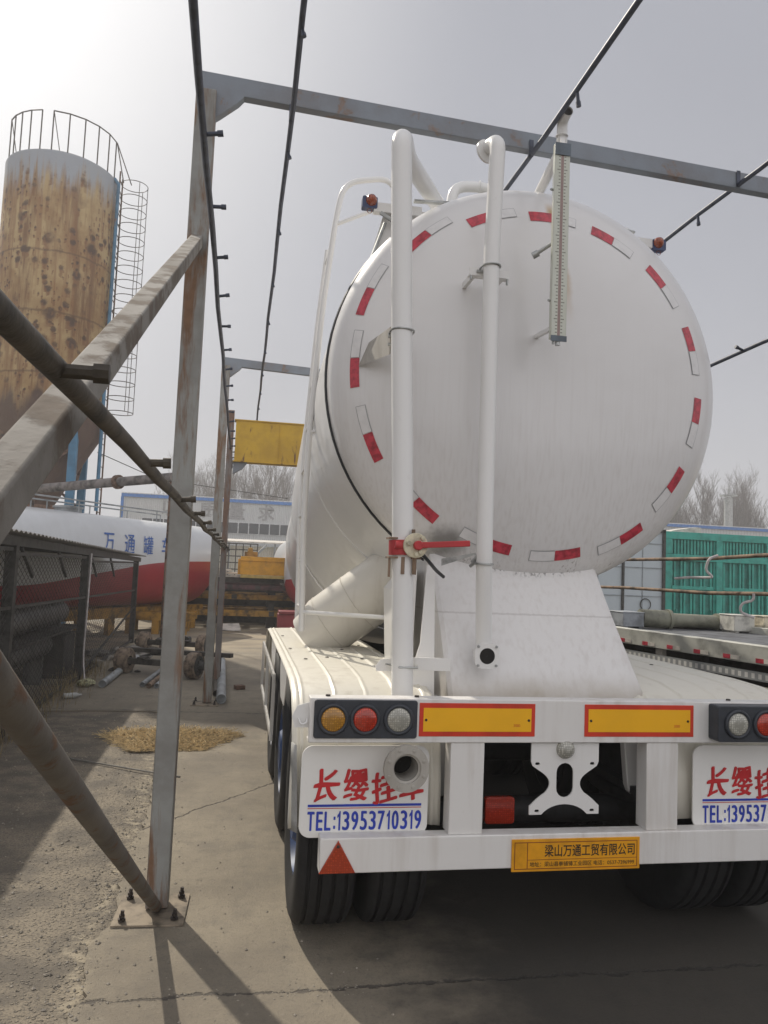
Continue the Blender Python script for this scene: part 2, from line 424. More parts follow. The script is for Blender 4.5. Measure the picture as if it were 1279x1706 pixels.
# ------------------------------------------------------------------ ground
def in_rough(x, y): return x < -.55 - .06*max(y-5.5, 0) and y < 9.2
def ground_mat(name, is_slab):
    n = NT(name); X, Y, Z = n.xyz()
    wob = n.m('MULTIPLY', n.m('SUBTRACT', n.noise(n.obj, 2.2, 6, .65), .5), .34)
    wob2 = n.m('MULTIPLY', n.m('SUBTRACT', n.noise(n.obj, 11, 4, .65), .5), .10)
    xx = n.m('ADD', n.m('ADD', X, wob), wob2)
    edge = n.m('ADD', -.53, n.m('MULTIPLY', n.m('MAXIMUM', n.m('SUBTRACT', Y, 5.5), 0), -.06))
    slab = n.m('ADD', 1.0 if is_slab else 0.0, 0.0)
    ragged = n.m('SUBTRACT', 1, n.step(n.m('ABSOLUTE', n.m('SUBTRACT', xx, n.m('SUBTRACT', edge, .04))), .0, n.m('MULTIPLY', n.noise(n.obj, 5, 3), .16)))
    f1 = n.noise(n.obj, .55, 6, .62); f2 = n.noise(n.obj, 3.2, 6, .65); f3 = n.noise(n.obj, 70, 4, .7); f4 = n.noise(n.obj, 240, 2, .6)
    sl_c = n.mix(n.step(f1, .35, .66), (.285,.245,.182), (.165,.141,.108))
    sl_c = n.mix(n.m('MULTIPLY', n.step(f2, .48, .72), .5), sl_c, (.145,.128,.105))
    f5 = n.noise(n.obj, 14, 6, .7)
    sl_c = n.mix(n.m('MULTIPLY', n.step(f5, .50, .70), .42), sl_c, (.135,.118,.096))
    sl_c = n.mix(n.m('MULTIPLY', n.step(n.noise(n.map(n.obj, (3.2,.5,1)), 1.4, 5, .6), .52, .68), .35), sl_c, (.155,.138,.112))
    sl_c = n.mix(n.m('MULTIPLY', n.m('SUBTRACT', 1, n.step(f5, .30, .42)), .35), sl_c, (.31,.275,.22))
    sl_c = n.mix(n.m('MULTIPLY', n.step(f3, .5, .72), .45), sl_c, (.105,.092,.075))
    ro_c = n.mix(n.step(f2, .38, .62), (.235,.198,.146), (.125,.107,.084))
    st = n.voro(n.obj, 42); st2 = n.voro(n.obj, 95)
    ro_c = n.mix(n.m('MULTIPLY', n.m('SUBTRACT', 1, n.step(st, .10, .34)), .55), ro_c, (.29,.255,.205))
    ro_c = n.mix(n.m('MULTIPLY', n.step(n.m('ADD', n.m('MULTIPLY', st2, .5), n.m('MULTIPLY', f3, .6)), .52, .72), .7), ro_c, (.085,.075,.062))
    col = n.mix(slab, ro_c, sl_c)
    col = n.mix(n.m('MULTIPLY', ragged, n.step(n.noise(n.obj, 14, 4), .42, .62)), col, (.32,.275,.20))
    # joint across the slab and two wandering cracks
    def line(a, b, c, wd, amp, sc, rag=0):
        d = n.m('ADD', n.m('ADD', n.m('MULTIPLY', X, a), n.m('MULTIPLY', Y, b)), c)
        d = n.m('ADD', d, n.m('MULTIPLY', n.m('SUBTRACT', n.noise(n.obj, sc, 5, .7), .5), amp))
        if rag:
            wv = n.m('MULTIPLY', wd, n.m('ADD', .25, n.m('MULTIPLY', n.step(n.noise(n.obj, 16, 4, .7), .38, .66), 1.5)))
            return n.m('SUBTRACT', 1, n.step(n.m('ABSOLUTE', d), n.m('MULTIPLY', wv, .3), wv))
        return n.m('SUBTRACT', 1, n.step(n.m('ABSOLUTE', d), wd*.25, wd))
    j = line(0, 1, -3.24, .014, .10, 6, 1)
    c1 = line(-.76, .65, -3.80, .010, .16, 3)
    c3 = line(.1, 1, -9.2, .02, .3, 2)
    onslab = n.m('MULTIPLY', slab, .85)
    for q in (j, c1, c3): col = n.mix(n.m('MULTIPLY', q, onslab), col, (.075,.065,.055))
    # shade painted in under and behind the trailer; pale dust in the far yard
    trailer_shade = n.m('MULTIPLY', n.step(n.m('ADD', X, n.m('MULTIPLY', f2, 1.2)), 1.0, 1.9), n.m('SUBTRACT', 1, n.step(Y, 6, 14)))
    col = n.mix(n.m('MULTIPLY', trailer_shade, .9), col, (.032,.029,.025))
    dust = n.m('MULTIPLY', n.step(Y, 13, 18), n.step(n.noise(n.map(n.obj, (.5,1.6,1)), .8, 5), .40, .58))
    col = n.mix(n.m('MULTIPLY', dust, .75), col, (.36,.295,.20))
    h = n.m('ADD', n.m('ADD', n.m('MULTIPLY', f3, .5), n.m('MULTIPLY', f4, .25)), n.m('MULTIPLY', f2, .6))
    h = n.m('SUBTRACT', h, n.m('MULTIPLY', n.m('ADD', j, c1), n.m('MULTIPLY', onslab, 1.5)))
    h = n.m('ADD', h, n.m('MULTIPLY', n.m('SUBTRACT', 1, slab), n.m('MULTIPLY', n.m('SUBTRACT', 1, n.step(st, .05, .4)), 1.6)))
    h = n.m('ADD', h, n.m('MULTIPLY', slab, 1.6))
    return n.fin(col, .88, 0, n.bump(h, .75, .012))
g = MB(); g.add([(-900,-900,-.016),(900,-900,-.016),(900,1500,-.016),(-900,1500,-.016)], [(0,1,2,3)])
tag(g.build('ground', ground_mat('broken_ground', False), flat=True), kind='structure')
# the concrete slab stands a little proud of the broken ground; its left edge is chipped
re_ = random.Random(11); ed = []; y = -4.0; off = 0
while y < 9.2:
    off = off*.72 + re_.gauss(0, .012); ed.append((-.53 - .06*max(y-5.5, 0) + off + (re_.random() < .10)*re_.uniform(-.02, .05), y)); y += .045
loop = [(-900,-900),(900,-900),(900,1500),(-900,1500),(-900,9.3)] + [(x, 9.28+re_.gauss(0,.02)) for x in (-60,-30,-15,-8,-5,-3.5,-2.6,-2,-1.6,-1.3,-1.1,-.95)] + list(reversed(ed)) + [(-900,-4.05)]
loop = loop[1:-1]; loop = [(ed[0][0],-900)] + loop
m_ = MB(); m_.add([(a, b, 0) for a, b in loop] + [(a, b, -.016) for a, b in loop], [tuple(range(len(loop)))] + [(i, (i+1) % len(loop), (i+1) % len(loop)+len(loop), i+len(loop)) for i in range(len(loop))])
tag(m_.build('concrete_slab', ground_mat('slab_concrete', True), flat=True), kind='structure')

# loose stones and grit
gm = MB()
def pebble(x, y, r):
    vs = []
    for (a, b, c) in ((1,0,0),(-1,0,0),(0,1,0),(0,-1,0),(0,0,1),(0,0,-.3)):
        k = r*random.uniform(.6, 1.25); vs.append((x+a*k, y+b*k, (-.016 if in_rough(x, y) else 0)+r*.25+c*k*.75))
    gm.add(vs, [(0,2,4),(2,1,4),(1,3,4),(3,0,4),(2,0,5),(1,2,5),(3,1,5),(0,3,5)])
for i in range(2600):
    y = 2.7 + 8*random.random()**1.6; x = random.uniform(-2.3, -.5) if random.random() < .82 else random.uniform(-.5, .7)
    pebble(x, y, random.choice((.003,.004,.005,.006,.009,.012)) if in_rough(x, y) else random.choice((.003,.003,.004,.005,.008)))
for i in range(110): pebble(random.uniform(-.5, .6), 3.24+random.gauss(0, .03), random.choice((.003,.003,.004,.006)))
for i in range(700):
    y = random.uniform(2.7, 6.5); pebble(-.60 + random.gauss(0, .07), y, random.choice((.003,.003,.004,.006,.009)))
tag(gm.build('gravel', plain('gravel_stone', (.33,.295,.24), .9, 0, .35, 30), flat=True), 'loose pale grit and stones scattered on the broken ground', 'gravel', kind='stuff')
# flat pile of dry straw
sm = MB()
for i in range(4200):
    a = random.uniform(0, 2*PI); q = math.sqrt(random.random()); x = -.56+.58*q*math.cos(a)*(1+.25*math.sin(3*a)); y = 7.75+.56*q*math.sin(a)*(1+.2*math.cos(2*a))
    z = .004+.06*(1-q*q)*random.random(); l = random.uniform(.04, .15); b = random.uniform(0, PI); tl = random.uniform(-.25, .35)
    d = Vector((math.cos(b), math.sin(b), tl))*l; s_ = Vector((-math.sin(b), math.cos(b), 0))*.0022
    p = Vector((x, y, z))
    sm.add([p-s_, p+s_, p+d+s_, p+d-s_, p+Vector((0,0,.003)), p+d+Vector((0,0,.003))], [(0,1,2,3),(0,4,5,3),(1,2,5,4)])
tag(sm.build('straw', plain('dry_straw', (.60,.45,.23), .8, 0, .35, 25), flat=True, recalc=False), 'flat heap of dry yellow straw lying on the concrete', 'straw', kind='stuff')
# dead weeds at the foot of the cage
wm = MB()
for i in range(900):
    y = random.uniform(7.0, 13); x = -2.12 + random.gauss(0, .13); hgt = random.uniform(.05, .26); b = random.uniform(0, 2*PI)
    p = Vector((x, y, 0)); d = Vector((math.cos(b)*.3, math.sin(b)*.3, 1))*hgt; s_ = Vector((-math.sin(b), math.cos(b), 0))*.003
    wm.add([p-s_, p+s_, p+d*.6+s_, p+d, p+d*.6-s_], [(0,1,2,3,4)])
tag(wm.build('weeds', plain('dead_weed', (.27,.21,.11), .9, 0, .3, 20), flat=True, recalc=False), 'thin dead weeds along the foot of the wire cage', 'weeds', kind='stuff')
# ------------------------------------------------------------------ the white bulk tank trailer
C = 1.54
TR = thing('tank_trailer', 'large white bulk tank trailer seen from behind, domed end ringed with red and white tape', 'tank trailer', (C, 5.2, 0))
TC, TZ, TR_R, TY = 1.565, 2.785, 1.15, 4.2          # tank axis x, height, radius, rim distance
HD, HN = .36, 2.25
def head_rt(t):                                    # t: 0 at the rim, pi/2 at the centre
    c, s = max(math.cos(t), 0), max(math.sin(t), 0)
    return TR_R*c**(2/HN), TY-.05-HD*s**(2/HN)
def head_pt(t, th, off=0):
    r, y = head_rt(t); r2, y2 = head_rt(t+.004); r1, y1 = head_rt(max(t-.004, 1e-4))
    dr, dy = r2-r1, y2-y1; nr, ny = -dy, dr
    l = math.hypot(nr, ny) or 1; nr, ny = nr/l, ny/l
    if ny > 0: nr, ny = -nr, -ny
    return Vector((TC+(r+nr*off)*math.cos(th), y+ny*off, TZ+(r+nr*off)*math.sin(th)))

def hull_mat():
    n = NT('head_paint'); X, Y, Z = n.xyz()
    base = (.70,.69,.685)
    v = n.map(n.obj, (1,1,.022))
    st = n.noise(v, 62, 2, .5); big = n.noise(n.obj, 1.1, 4)
    low = n.step(Z, 3.3, 1.7)
    k = n.m('MULTIPLY', n.m('MULTIPLY', n.step(st, .40, .80), low), .20)
    col = n.mix(n.m('MULTIPLY', n.step(big, .4, .7), .25), base, (.58,.56,.54))
    col = n.mix(k, col, (.34,.285,.24))
    # dark drips below the lowest tapes
    dz = n.m('MULTIPLY', n.step(Z, 1.84, 1.78), n.m('MULTIPLY', n.step(n.noise(n.map(n.obj, (1,1,.03)), 85, 3, .5), .55, .66), n.step(n.noise(n.map(n.obj, (1,0,0)), 7, 2), .50, .60)))
    col = n.mix(n.m('MULTIPLY', dz, .6), col, (.16,.12,.11))
    # rusty run beside the gauge, sooty mark by the saddle
    lx = n.m('ADD', X, n.m('ADD', -.055, n.m('MULTIPLY', n.m('SUBTRACT', 3.8, Z), -.10)))
    run = n.m('MULTIPLY', n.m('SUBTRACT', 1, n.step(n.m('ABSOLUTE', n.m('ADD', lx, n.m('MULTIPLY', n.m('SUBTRACT', n.noise(n.obj, 9), .5), .05))), .004, .045)), n.m('MULTIPLY', n.step(Z, 3.0, 3.5), n.m('SUBTRACT', 1, n.step(Z, 3.72, 3.82))))
    col = n.mix(n.m('MULTIPLY', run, .95), col, (.42,.26,.08))
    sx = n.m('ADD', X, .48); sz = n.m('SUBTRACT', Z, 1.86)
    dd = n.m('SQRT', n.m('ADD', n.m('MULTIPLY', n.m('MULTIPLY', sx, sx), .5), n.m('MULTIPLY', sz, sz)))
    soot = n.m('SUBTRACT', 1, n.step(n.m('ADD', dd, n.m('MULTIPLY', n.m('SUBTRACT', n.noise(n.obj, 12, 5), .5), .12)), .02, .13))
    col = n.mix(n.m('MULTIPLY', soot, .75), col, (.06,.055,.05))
    nm = n.bump(n.noise(n.obj, 1.4, 3), .25, .05)
    nm = n.bump(n.noise(n.obj, 80, 3), .05, .002, nm)
    return n.fin(col, .3, 0, nm, .25)
HEAD = hull_mat()

m = MB(); prof = []
NT_ = 26
for i in range(NT_+1):
    r, y = head_rt(PI/2*i/NT_); prof.append((r, y))
m.lathe([(TR_R, TY)] + [(r, y) for r, y in prof], (TC, 0, TZ), (0,1,0), 96)
head = m.build('tank_end', HEAD, TR, 60)
# body: a V-shaped vessel, low in the middle
sec = [(4.2,2.785,1.147),(4.5,2.78,1.15),(5.0,2.74,1.15),(5.8,2.60,1.16),(6.6,2.40,1.145),(7.3,2.17,1.12),(8.0,2.02,1.08),(8.8,1.98,1.07),(9.3,2.06,1.03),(9.8,2.14,.90),(10.1,2.2,.62),(10.2,2.22,.2)]
m = MB(); n = 72; vs = []; fs = []
for (y, z, r) in sec:
    for i in range(n):
        a = 2*PI*i/n; vs.append((TC+r*math.cos(a), y, z+r*math.sin(a)))
for q in range(len(sec)-1):
    for i in range(n): fs.append((q*n+i, q*n+(i+1)%n, (q+1)*n+(i+1)%n, (q+1)*n+i))
fs.append(tuple((len(sec)-1)*n+i for i in range(n)))
m.add(vs, fs); body = m.build('tank_body', M['white_hull'], TR, 50)
m = MB(); m.ring((TC, TY+.005, TZ), (0,1,0), TR_R+.002, .011, 96, 6); m.build('rim_gasket', M['gasket'], TR)
# weld bands on the body
for (y, z, r) in ((5.4, 2.68, 1.157), (7.0, 2.265, 1.135)):
    m = MB(); m.ring((TC, y, z), (0,1,-.18), r-.006, .007, 72, 6); m.build('weld_band', M['white_hull'], TR)
# cylindrical hopper wing that shows its sunlit back above the mudguard
m = MB(); m.tube([(.49,5.30,1.22),(.60,5.26,1.32),(1.35,5.0,1.93)], [.17,.205,.215], 36)
m.ring((.62,5.253,1.336), (.75,-.26,.61), .206, .004, 40, 5); m.ring((.80,5.19,1.483), (.75,-.26,.61), .208, .004, 40, 5)
m.build('hopper', white_paint('hopper_paint', (.70,.67,.60), (.40,.34,.26), .5, .4, .15, .1), TR)

# reflective tape round the end
for tt, thd in ((.66,114),(.70,92),(.70,68.5),(.67,44),(.67,19),(.65,-6.5),(.62,-32),(.56,-56),(.60,-79.5),(.62,-103.5),(.58,-129.5),(.52,-154.5),(.49,-177.5),(.45,160.5),(.54,135.5)):
    th = math.radians(thd)
    def patch(mat, a0, a1, t0, t1, off, nm):
        mb = MB(); mb.grid(lambda u, v: head_pt(t0+(t1-t0)*v, a0+(a1-a0)*u, off), 6, 4)
        return mb.build(nm, mat, TR, 60)
    dg = math.radians(8.3)
    patch(M['tape_red'], th-dg*.52, th+dg*.54, tt-.046, tt+.046, .0025, 'red_tape')
    patch(M['tape_line'], th-dg*1.55, th-dg*.52-.002, tt-.048, tt+.048, .0022, 'tape_border')
    w_ = patch(M['tape_white'], th-dg*1.55+.003, th-dg*.52-.003, tt-.042, tt+.042, .0036, 'white_tape')
# saddle under the tank end
def saddle(u, v):                                  # v up, u round
    z = 1.085+v*.80; e = v**1.6
    xl = 1.015-.01*v; xr = 2.05-.13*(1-(1-v)**1.7)+.03*v; y0 = 3.60+.50*v**1.15; y1 = 5.3-.2*v
    pts = [(xl,y1),(xl,y0+.02),(xl+.02,y0),(xr-.02,y0),(xr,y0+.02),(xr,y1)]
    i = min(int(u*5+1e-6), 4); f = u*5-i; a, b = pts[i], pts[i+1]
    return Vector((a[0]+(b[0]-a[0])*f, a[1]+(b[1]-a[1])*f, z))
def saddle_mat():
    n = NT('saddle_paint'); X, Y, Z = n.xyz()
    st = n.noise(n.map(n.obj, (1,1,.03)), 40, 2, .5)
    col = n.mix(n.m('MULTIPLY', n.step(st, .42, .80), n.m('MULTIPLY', n.noise(n.obj, 2.5, 3), .34)), (.70,.685,.67), (.38,.32,.27))
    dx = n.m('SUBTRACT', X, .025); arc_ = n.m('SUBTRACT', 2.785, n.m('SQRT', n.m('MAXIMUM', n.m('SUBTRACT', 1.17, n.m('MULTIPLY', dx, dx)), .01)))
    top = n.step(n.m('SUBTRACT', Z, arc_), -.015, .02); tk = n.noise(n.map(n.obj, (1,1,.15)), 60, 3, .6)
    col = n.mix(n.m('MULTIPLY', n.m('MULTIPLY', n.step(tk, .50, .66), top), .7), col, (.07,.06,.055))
    low = n.m('SUBTRACT', 1, n.step(Z, 1.10, 1.25)); col = n.mix(n.m('MULTIPLY', low, n.m('MULTIPLY', n.noise(n.obj, 5, 5), 1.1)), col, (.30,.24,.15))
    wl = n.m('SUBTRACT', 1, n.step(n.m('ABSOLUTE', n.m('SUBTRACT', Z, n.m('ADD', 1.50, n.m('MULTIPLY', n.noise(n.obj, 30, 3), .01)))), .001, .007))
    col = n.mix(n.m('MULTIPLY', wl, .35), col, (.3,.27,.25))
    return n.fin(col, .36, 0, n.bump(n.noise(n.obj, 3, 4), .25, .03), .15)
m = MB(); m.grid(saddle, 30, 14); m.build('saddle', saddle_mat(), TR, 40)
m = MB(); m.box(.96, 2.10, 3.50, 5.3, 1.062, 1.084); m.build('saddle_plate', M['white'], TR, bevel=.003)
# side web left of the saddle, deck plate and struts
m = MB(); m.prism([(.80,3.72,1.06),(.97,3.72,1.06),(.97,3.80,1.75),(.93,3.80,1.74),(.90,3.76,1.35)], (0,.012,0)); m.build('saddle_web', M['white'], TR)
m = MB(); m.prism([(.86,3.95,1.06),(.90,3.95,1.06),(.96,4.15,1.72),(.87,4.15,1.6)], (0,.5,0)); m.build('saddle_web', M['white'], TR)

# rear bumper
BY = 3.28
m = MB(); m.box(.32, 2.74, BY, BY+.05, .972, 1.158); m.box(.32, 2.74, BY+.05, BY+.10, 1.145, 1.156); m.box(.32, 2.74, BY+.05, BY+.10, .972, .98)
m.build('rear_bumper', M['white_dirty'], TR, bevel=.004)
for x0, x1 in ((.94,1.092),(1.862,2.018)):
    m = MB(); m.box(x0, x1, BY+.006, BY+.10, .583, .972); m.build('bumper_post', M['white_dirty'], TR, bevel=.004)
m = MB(); m.box(.388, 2.70, BY-.008, BY+.075, .44, .583); m.build('underrun_bar', M['white_dirty'], TR, bevel=.005)

def lamp_cluster(x0, x1, xs, mats_, y, yb):
    mb = MB(); lp = rrect(x0, x1, .992, 1.152, .012); mb.prism([(a, y, b) for a, b in lp], (0, yb, 0))
    h = mb.build('tail_lamp_unit', M['lamp_housing'], TR, 30, bevel=.003)
    for x, nm, mt in zip(xs, ('amber_lamp','red_lamp','clear_lamp') if mats_[0] == 'amber' else ('clear_lamp','red_lamp','amber_lamp'), mats_):
        mb = MB(); mb.slot(0).ring((x, y-.003, 1.072), (0,1,0), .058, .009, 36, 8)
        mb.slot(1).lathe([(.0005,-.016),(.02,-.0155),(.04,-.012),(.05,-.006),(.053,.002)], (x, y-.002, 1.072), (0,1,0), 32)
        mb.build(nm, [M['lamp_housing'], M[mt]], h, 50)
        for (a, b) in ((-.036,.036),(.036,.036),(-.036,-.036),(.036,-.036)):
            pass
lamp_cluster(.338, .782, (.418,.555,.70), ('amber','red_lens','clear'), BY-.010, .012)
lamp_cluster(2.165, 2.66, (2.262,2.405,2.55), ('clear','red_lens','amber'), BY-.075, .077)
# rounded bracket behind the left lamp end
m = MB(); m.prism([(.32,BY+.03,1.135),(.27,BY+.03,1.12),(.248,BY+.03,1.075),(.262,BY+.03,1.03),(.32,BY+.03,1.03)], (0,.006,0)); m.tube(bend([(.275,BY+.02,1.07),(.285,BY+.012,1.045),(.308,BY+.012,1.05),(.312,BY+.02,1.07)],.02), .004, 6)
m.build('lamp_bracket', M['white_pipe'], TR)
# red framed yellow marker plates
for x0, x1 in ((.792,1.318),(1.552,2.088)):
    m = MB(); m.box(x0, x1, BY-.003, BY, 1.0, 1.142); p = m.build('marker_plate', M['plate_red'], TR, bevel=.0015)
    m = MB(); m.box(x0+.018, x1-.018, BY-.0045, BY-.003, 1.021, 1.121); m.build('yellow_field', M['plate_yellow'], p)
    m = MB(); put_text(m, '300', x1-.10, BY-.0053, 1.042, .03, .012); m.build('lettering', M['plate_red'], p, flat=True)
    m = MB()
    for xx in (x0+.03, x1-.03): m.lathe([(.0005,-.004),(.005,-.003),(.006,0)], (xx, BY-.0045, 1.07), (0,1,0), 10)
    split_build(m, 'rivet', M['bolt'], p)
# small bolts on the deck edge
m = MB()
for x in (.40, .79, 2.30): m.lathe([(.0005,.010),(.010,.009),(.011,0)], (x, BY+.05, 1.156), (0,0,1), 8)
split_build(m, 'bolt', M['bolt'], TR)
# warning triangles
for xc_ in (.463, 2.615):
    m = MB(); m.prism([(xc_-.077,BY-.016,.443),(xc_+.077,BY-.016,.443),(xc_,BY-.016,.577)], (0,.008,0)); tr_ = m.build('triangle_reflector', M['lens_tri'], TR, bevel=.003)
    m = MB(); m.lathe([(.0005,-.004),(.006,-.003),(.007,0)], (xc_, BY-.016, .552), (0,1,0), 10); m.build('rivet', M['bolt'], tr_)
# company plate
px0, px1, pz0, pz1 = 1.222, 1.822, .427, .563; py = BY-.014
m = MB(); m.box(px0, px1, py, py+.006, pz0, pz1); PL = m.build('company_plate', M['sign_yellow'], TR, bevel=.001)
m = MB(); e = .0009
for a in ((px0+.012,px1-.012,pz0+.010,pz0+.013),(px0+.012,px1-.012,pz1-.015,pz1-.012),(px0+.012,px0+.015,pz0+.013,pz1-.015),(px1-.015,px1-.012,pz0+.013,pz1-.015),(px0+.070,px0+.073,pz0+.013,pz1-.015),(px0+.073,px1-.015,pz0+.048,pz0+.050)):
    m.box(a[0], a[1], py-e, py, a[2], a[3])
m.build('plate_border', M['sign_line'], PL)
m = MB(); put_text(m, '梁山万通工贸有限公司', px0+.150, py-.0012, pz0+.060, .425, .052, .012)
put_text(m, '地址：梁山县拳铺镇工业园区 电话：0537-7396999', px0+.083, py-.0012, pz0+.020, .49, .021, .006)
m.build('lettering', M['black_ink'], PL, flat=True)
# number plate bracket
def bez(p, c, q, n=8): return [((1-t)**2*p[0]+2*t*(1-t)*c[0]+t*t*q[0], (1-t)**2*p[1]+2*t*(1-t)*c[1]+t*t*q[1]) for t in [i/n for i in range(n+1)]]
cx = 1.472
half = [(.160,.968),(.160,.888),(.152,.868)] + bez((.152,.868),(.128,.852),(.108,.840),4)[1:] + bez((.108,.840),(.045,.800),(.092,.752),8)[1:] + bez((.092,.752),(.13,.728),(.152,.705),5)[1:] + [(.164,.695),(.164,.658),(.108,.658)] + bez((.108,.658),(.07,.700),(.0,.702),6)[1:]
outer = [(cx+a, b) for a, b in half] + [(cx-a, b) for a, b in reversed(half[:-1])]
def slot_(x, z, w, h, n=8):
    r = min(w, h)/2
    if h > w: return [(x+r*math.cos(a), z+(h/2-r)+r*math.sin(a)) for a in [PI*i/n for i in range(n+1)]] + [(x+r*math.cos(a), z-(h/2-r)+r*math.sin(a)) for a in [PI+PI*i/n for i in range(n+1)]]
    return [(x+(w/2-r)+r*math.cos(a), z+r*math.sin(a)) for a in [-PI/2+PI*i/n for i in range(n+1)]] + [(x-(w/2-r)+r*math.cos(a), z+r*math.sin(a)) for a in [PI/2+PI*i/n for i in range(n+1)]]
m = MB(); shape2d(m, [outer, slot_(cx, .806, .080, .150), slot_(cx-.130,.878,.022,.012), slot_(cx+.130,.878,.022,.012), slot_(cx-.128,.674,.022,.012), slot_(cx+.132,.674,.022,.012)], BY+.02, .008)
nb = m.build('number_plate_bracket', M['white'], TR, bevel=.001)
m = MB(); m.lathe([(.0005,-.035),(.02,-.033),(.036,-.02),(.044,0)], (cx, BY+.016, .942), (0,1,0), 24); m.build('plate_lamp', M['clear'], nb, 50)
# red square lamp hanging under the tail
m = MB(); m.prism([(a, 3.50, b) for a, b in rrect(1.175,1.318,.553,.675,.015)], (0,.03,0)); m.build('square_reflector', M['red_lens'], TR, bevel=.004)
# dirty outlet flange in front of the left flap
m = MB(); m.slot(0).lathe([(.052,.0),(.062,-.002),(.062,-.012),(.097,-.012),(.097,.008),(.055,.010),(.055,.20),(.05,.20),(.05,.0)], (.728, 3.215, .882), (0,1,0), 40)
m.slot(1).lathe([(.0005,.12),(.051,.12)], (.728,3.215,.882), (0,1,0), 24)
fl = m.build('outlet_flange', [M['flange_dirty'], M['hole']], TR, 40)
m = MB()
for k in range(8):
    a = PI/8+PI/4*k; m.lathe([(.0005,-.004),(.007,-.003),(.008,0)], (.728+.08*math.cos(a), 3.203, .882+.08*math.sin(a)), (0,1,0), 8)
split_build(m, 'bolt', M['flange_dirty'], fl)
# mudflaps
def flap(x0, x1, side):
    lp = rrect(x0, x1, .560, .945, .05, 6); lp2 = [(a, b) for a, b in lp]
    mb = MB(); mb.prism([(a, 3.352, b) for a, b in lp2], (0, .010, 0)); fo = mb.build('mudflap', M['flap'], TR, bevel=.002)
    w_ = x1-x0; y = 3.3505
    mb = MB()
    xs = x0+.045 if side < 0 else x0+.06
    chs = '长缨挂车'
    for i, ch in enumerate(chs):
        vs, fs = text_geo(ch, .108, .132, 0, .14)
        for k, (dx, dz) in enumerate(((0,0),(.0055,.001),(.003,.0045),(.0075,.004))):
            def cal(a, b, i=i): return (xs+i*.130+a+dx+.010*math.sin(b*22+i), y-.0006*k, .708+.006*math.sin(i*2.1)+b+dz+.12*(a-.05)+.006*math.sin(a*38+i*1.7))
            for qi, f in enumerate(fs): mb.add([tuple(Vector(cal(*vs[q])) - Vector((0, 4e-6*qi, 0))) for q in f], [tuple(range(len(f)))])
    mb.build('red_lettering', M['red_ink'], fo, flat=True)
    mb = MB(); mb.box(xs-.01, xs+.485, y-.0006, y+.0012, .6885, .6985); mb.build('blue_stripe', M['blue_ink'], fo)
    mb = MB(); mb.box(xs-.01, xs+.485, y-.0006, y+.0012, .681, .6835); mb.build('red_stripe', M['red_ink'], fo)
    mb = MB(); tel_text(mb, 'TEL:13953710319', xs-.01, y, .590, .505, .080); mb.build('blue_lettering', M['blue_ink'], fo, flat=True)
    return fo
flap(.302, .862, -1)
fr = flap(2.135, 2.70, 1)
m = MB(); m.grid(lambda u, v: Vector((.262+.035*v*(.4+.6*u), 3.42-.06*v, .945-.365*u)), 8, 2); m.build('flap_fold', M['flap_edge'], TR, solid=.006)
# tapered brackets seen through the tail
for x in (.99, 1.955):
    m = MB(); m.prism([(x-.055,3.58,.972),(x+.055,3.58,.972),(x+.028,3.58,.70),(x+.012,3.58,.66),(x-.012,3.58,.66),(x-.028,3.58,.70)], (0,.05,0)); m.build('spring_hanger', M['white'], TR, bevel=.006)
# chassis
for s_ in (-1, 1):
    m = MB(); x = C+s_*.47
    m.box(x-.07, x+.07, 3.45, 10.6, 1.02, 1.055); m.box(x-.006, x+.006, 3.45, 10.6, .70, 1.02); m.box(x-.07, x+.07, 3.45, 10.6, .665, .70); m.build('chassis_rail', M['chassis'], TR)
m = MB()
for y in (4.4, 5.9, 7.2, 9, 10.3): m.box(C-.47, C+.47, y-.05, y+.05, .75, .95)
split_build(m, 'cross_member', M['chassis'], TR)
# axles and twin wheels
TW, TRD = .272, .495
tp = [(.30,-.5),(.30,-.5)]
def tyre_geo(x, y):
    mb = MB(); h = TW/2; R = TRD
    pr = [(.285,-h*.80),(.33,-h*.97),(.40,-h),(.455,-h*.98),(.482,-h*.88)]
    gx = [-.62,-.22,.22,.62]; pr.append((R-.004,-h*.80))
    for gq in gx:
        pr += [(R, gq*h-.010),(R-.014, gq*h-.006),(R-.014, gq*h+.006),(R, gq*h+.010)]
    pr += [(R-.004,h*.80),(.482,h*.88),(.455,h*.98),(.40,h),(.33,h*.97),(.285,h*.80)]
    mb.lathe(pr, (x, y, TRD), (1,0,0), 64); return mb
for y in (3.92, 5.22, 6.52):
    m = MB(); m.tube([(C-1.0,y,TRD),(C+1.0,y,TRD)], .07, 16); m.build('axle', M['chassis'], TR)
    for x, out in ((.448,-1),(.775,0),(2.305,0),(2.632,1)):
        ty = tyre_geo(x, y).build('tyre', M['black_rubber'], TR, 30)
        s_ = out or (1 if x < C else -1)
        mb = MB(); mb.slot(0).lathe([(.288,-s_*.10),(.288,s_*.115),(.27,s_*.118),(.255,s_*.07),(.18,s_*.05),(.15,s_*.09),(.12,s_*.13),(.0005,s_*.135)], (x, y, TRD), (1,0,0), 36)
        for k in range(10):
            a = 2*PI*k/10; mb.tube([(x+s_*.05,y+.21*math.cos(a),TRD+.21*math.sin(a)),(x+s_*.085,y+.21*math.cos(a),TRD+.21*math.sin(a))], .014, 6)
        mb.build('rim', M['blue_rim'] if out else M['chassis'], ty)
    for s_ in (-1, 1):
        m = MB(); m.grid(lambda u, v: Vector((C+s_*.47-.045+.09*v, y-.5+u, .60+.10*(2*u-1)**2)), 10, 1); m.build('leaf_spring', M['chassis'], TR, solid=.05)
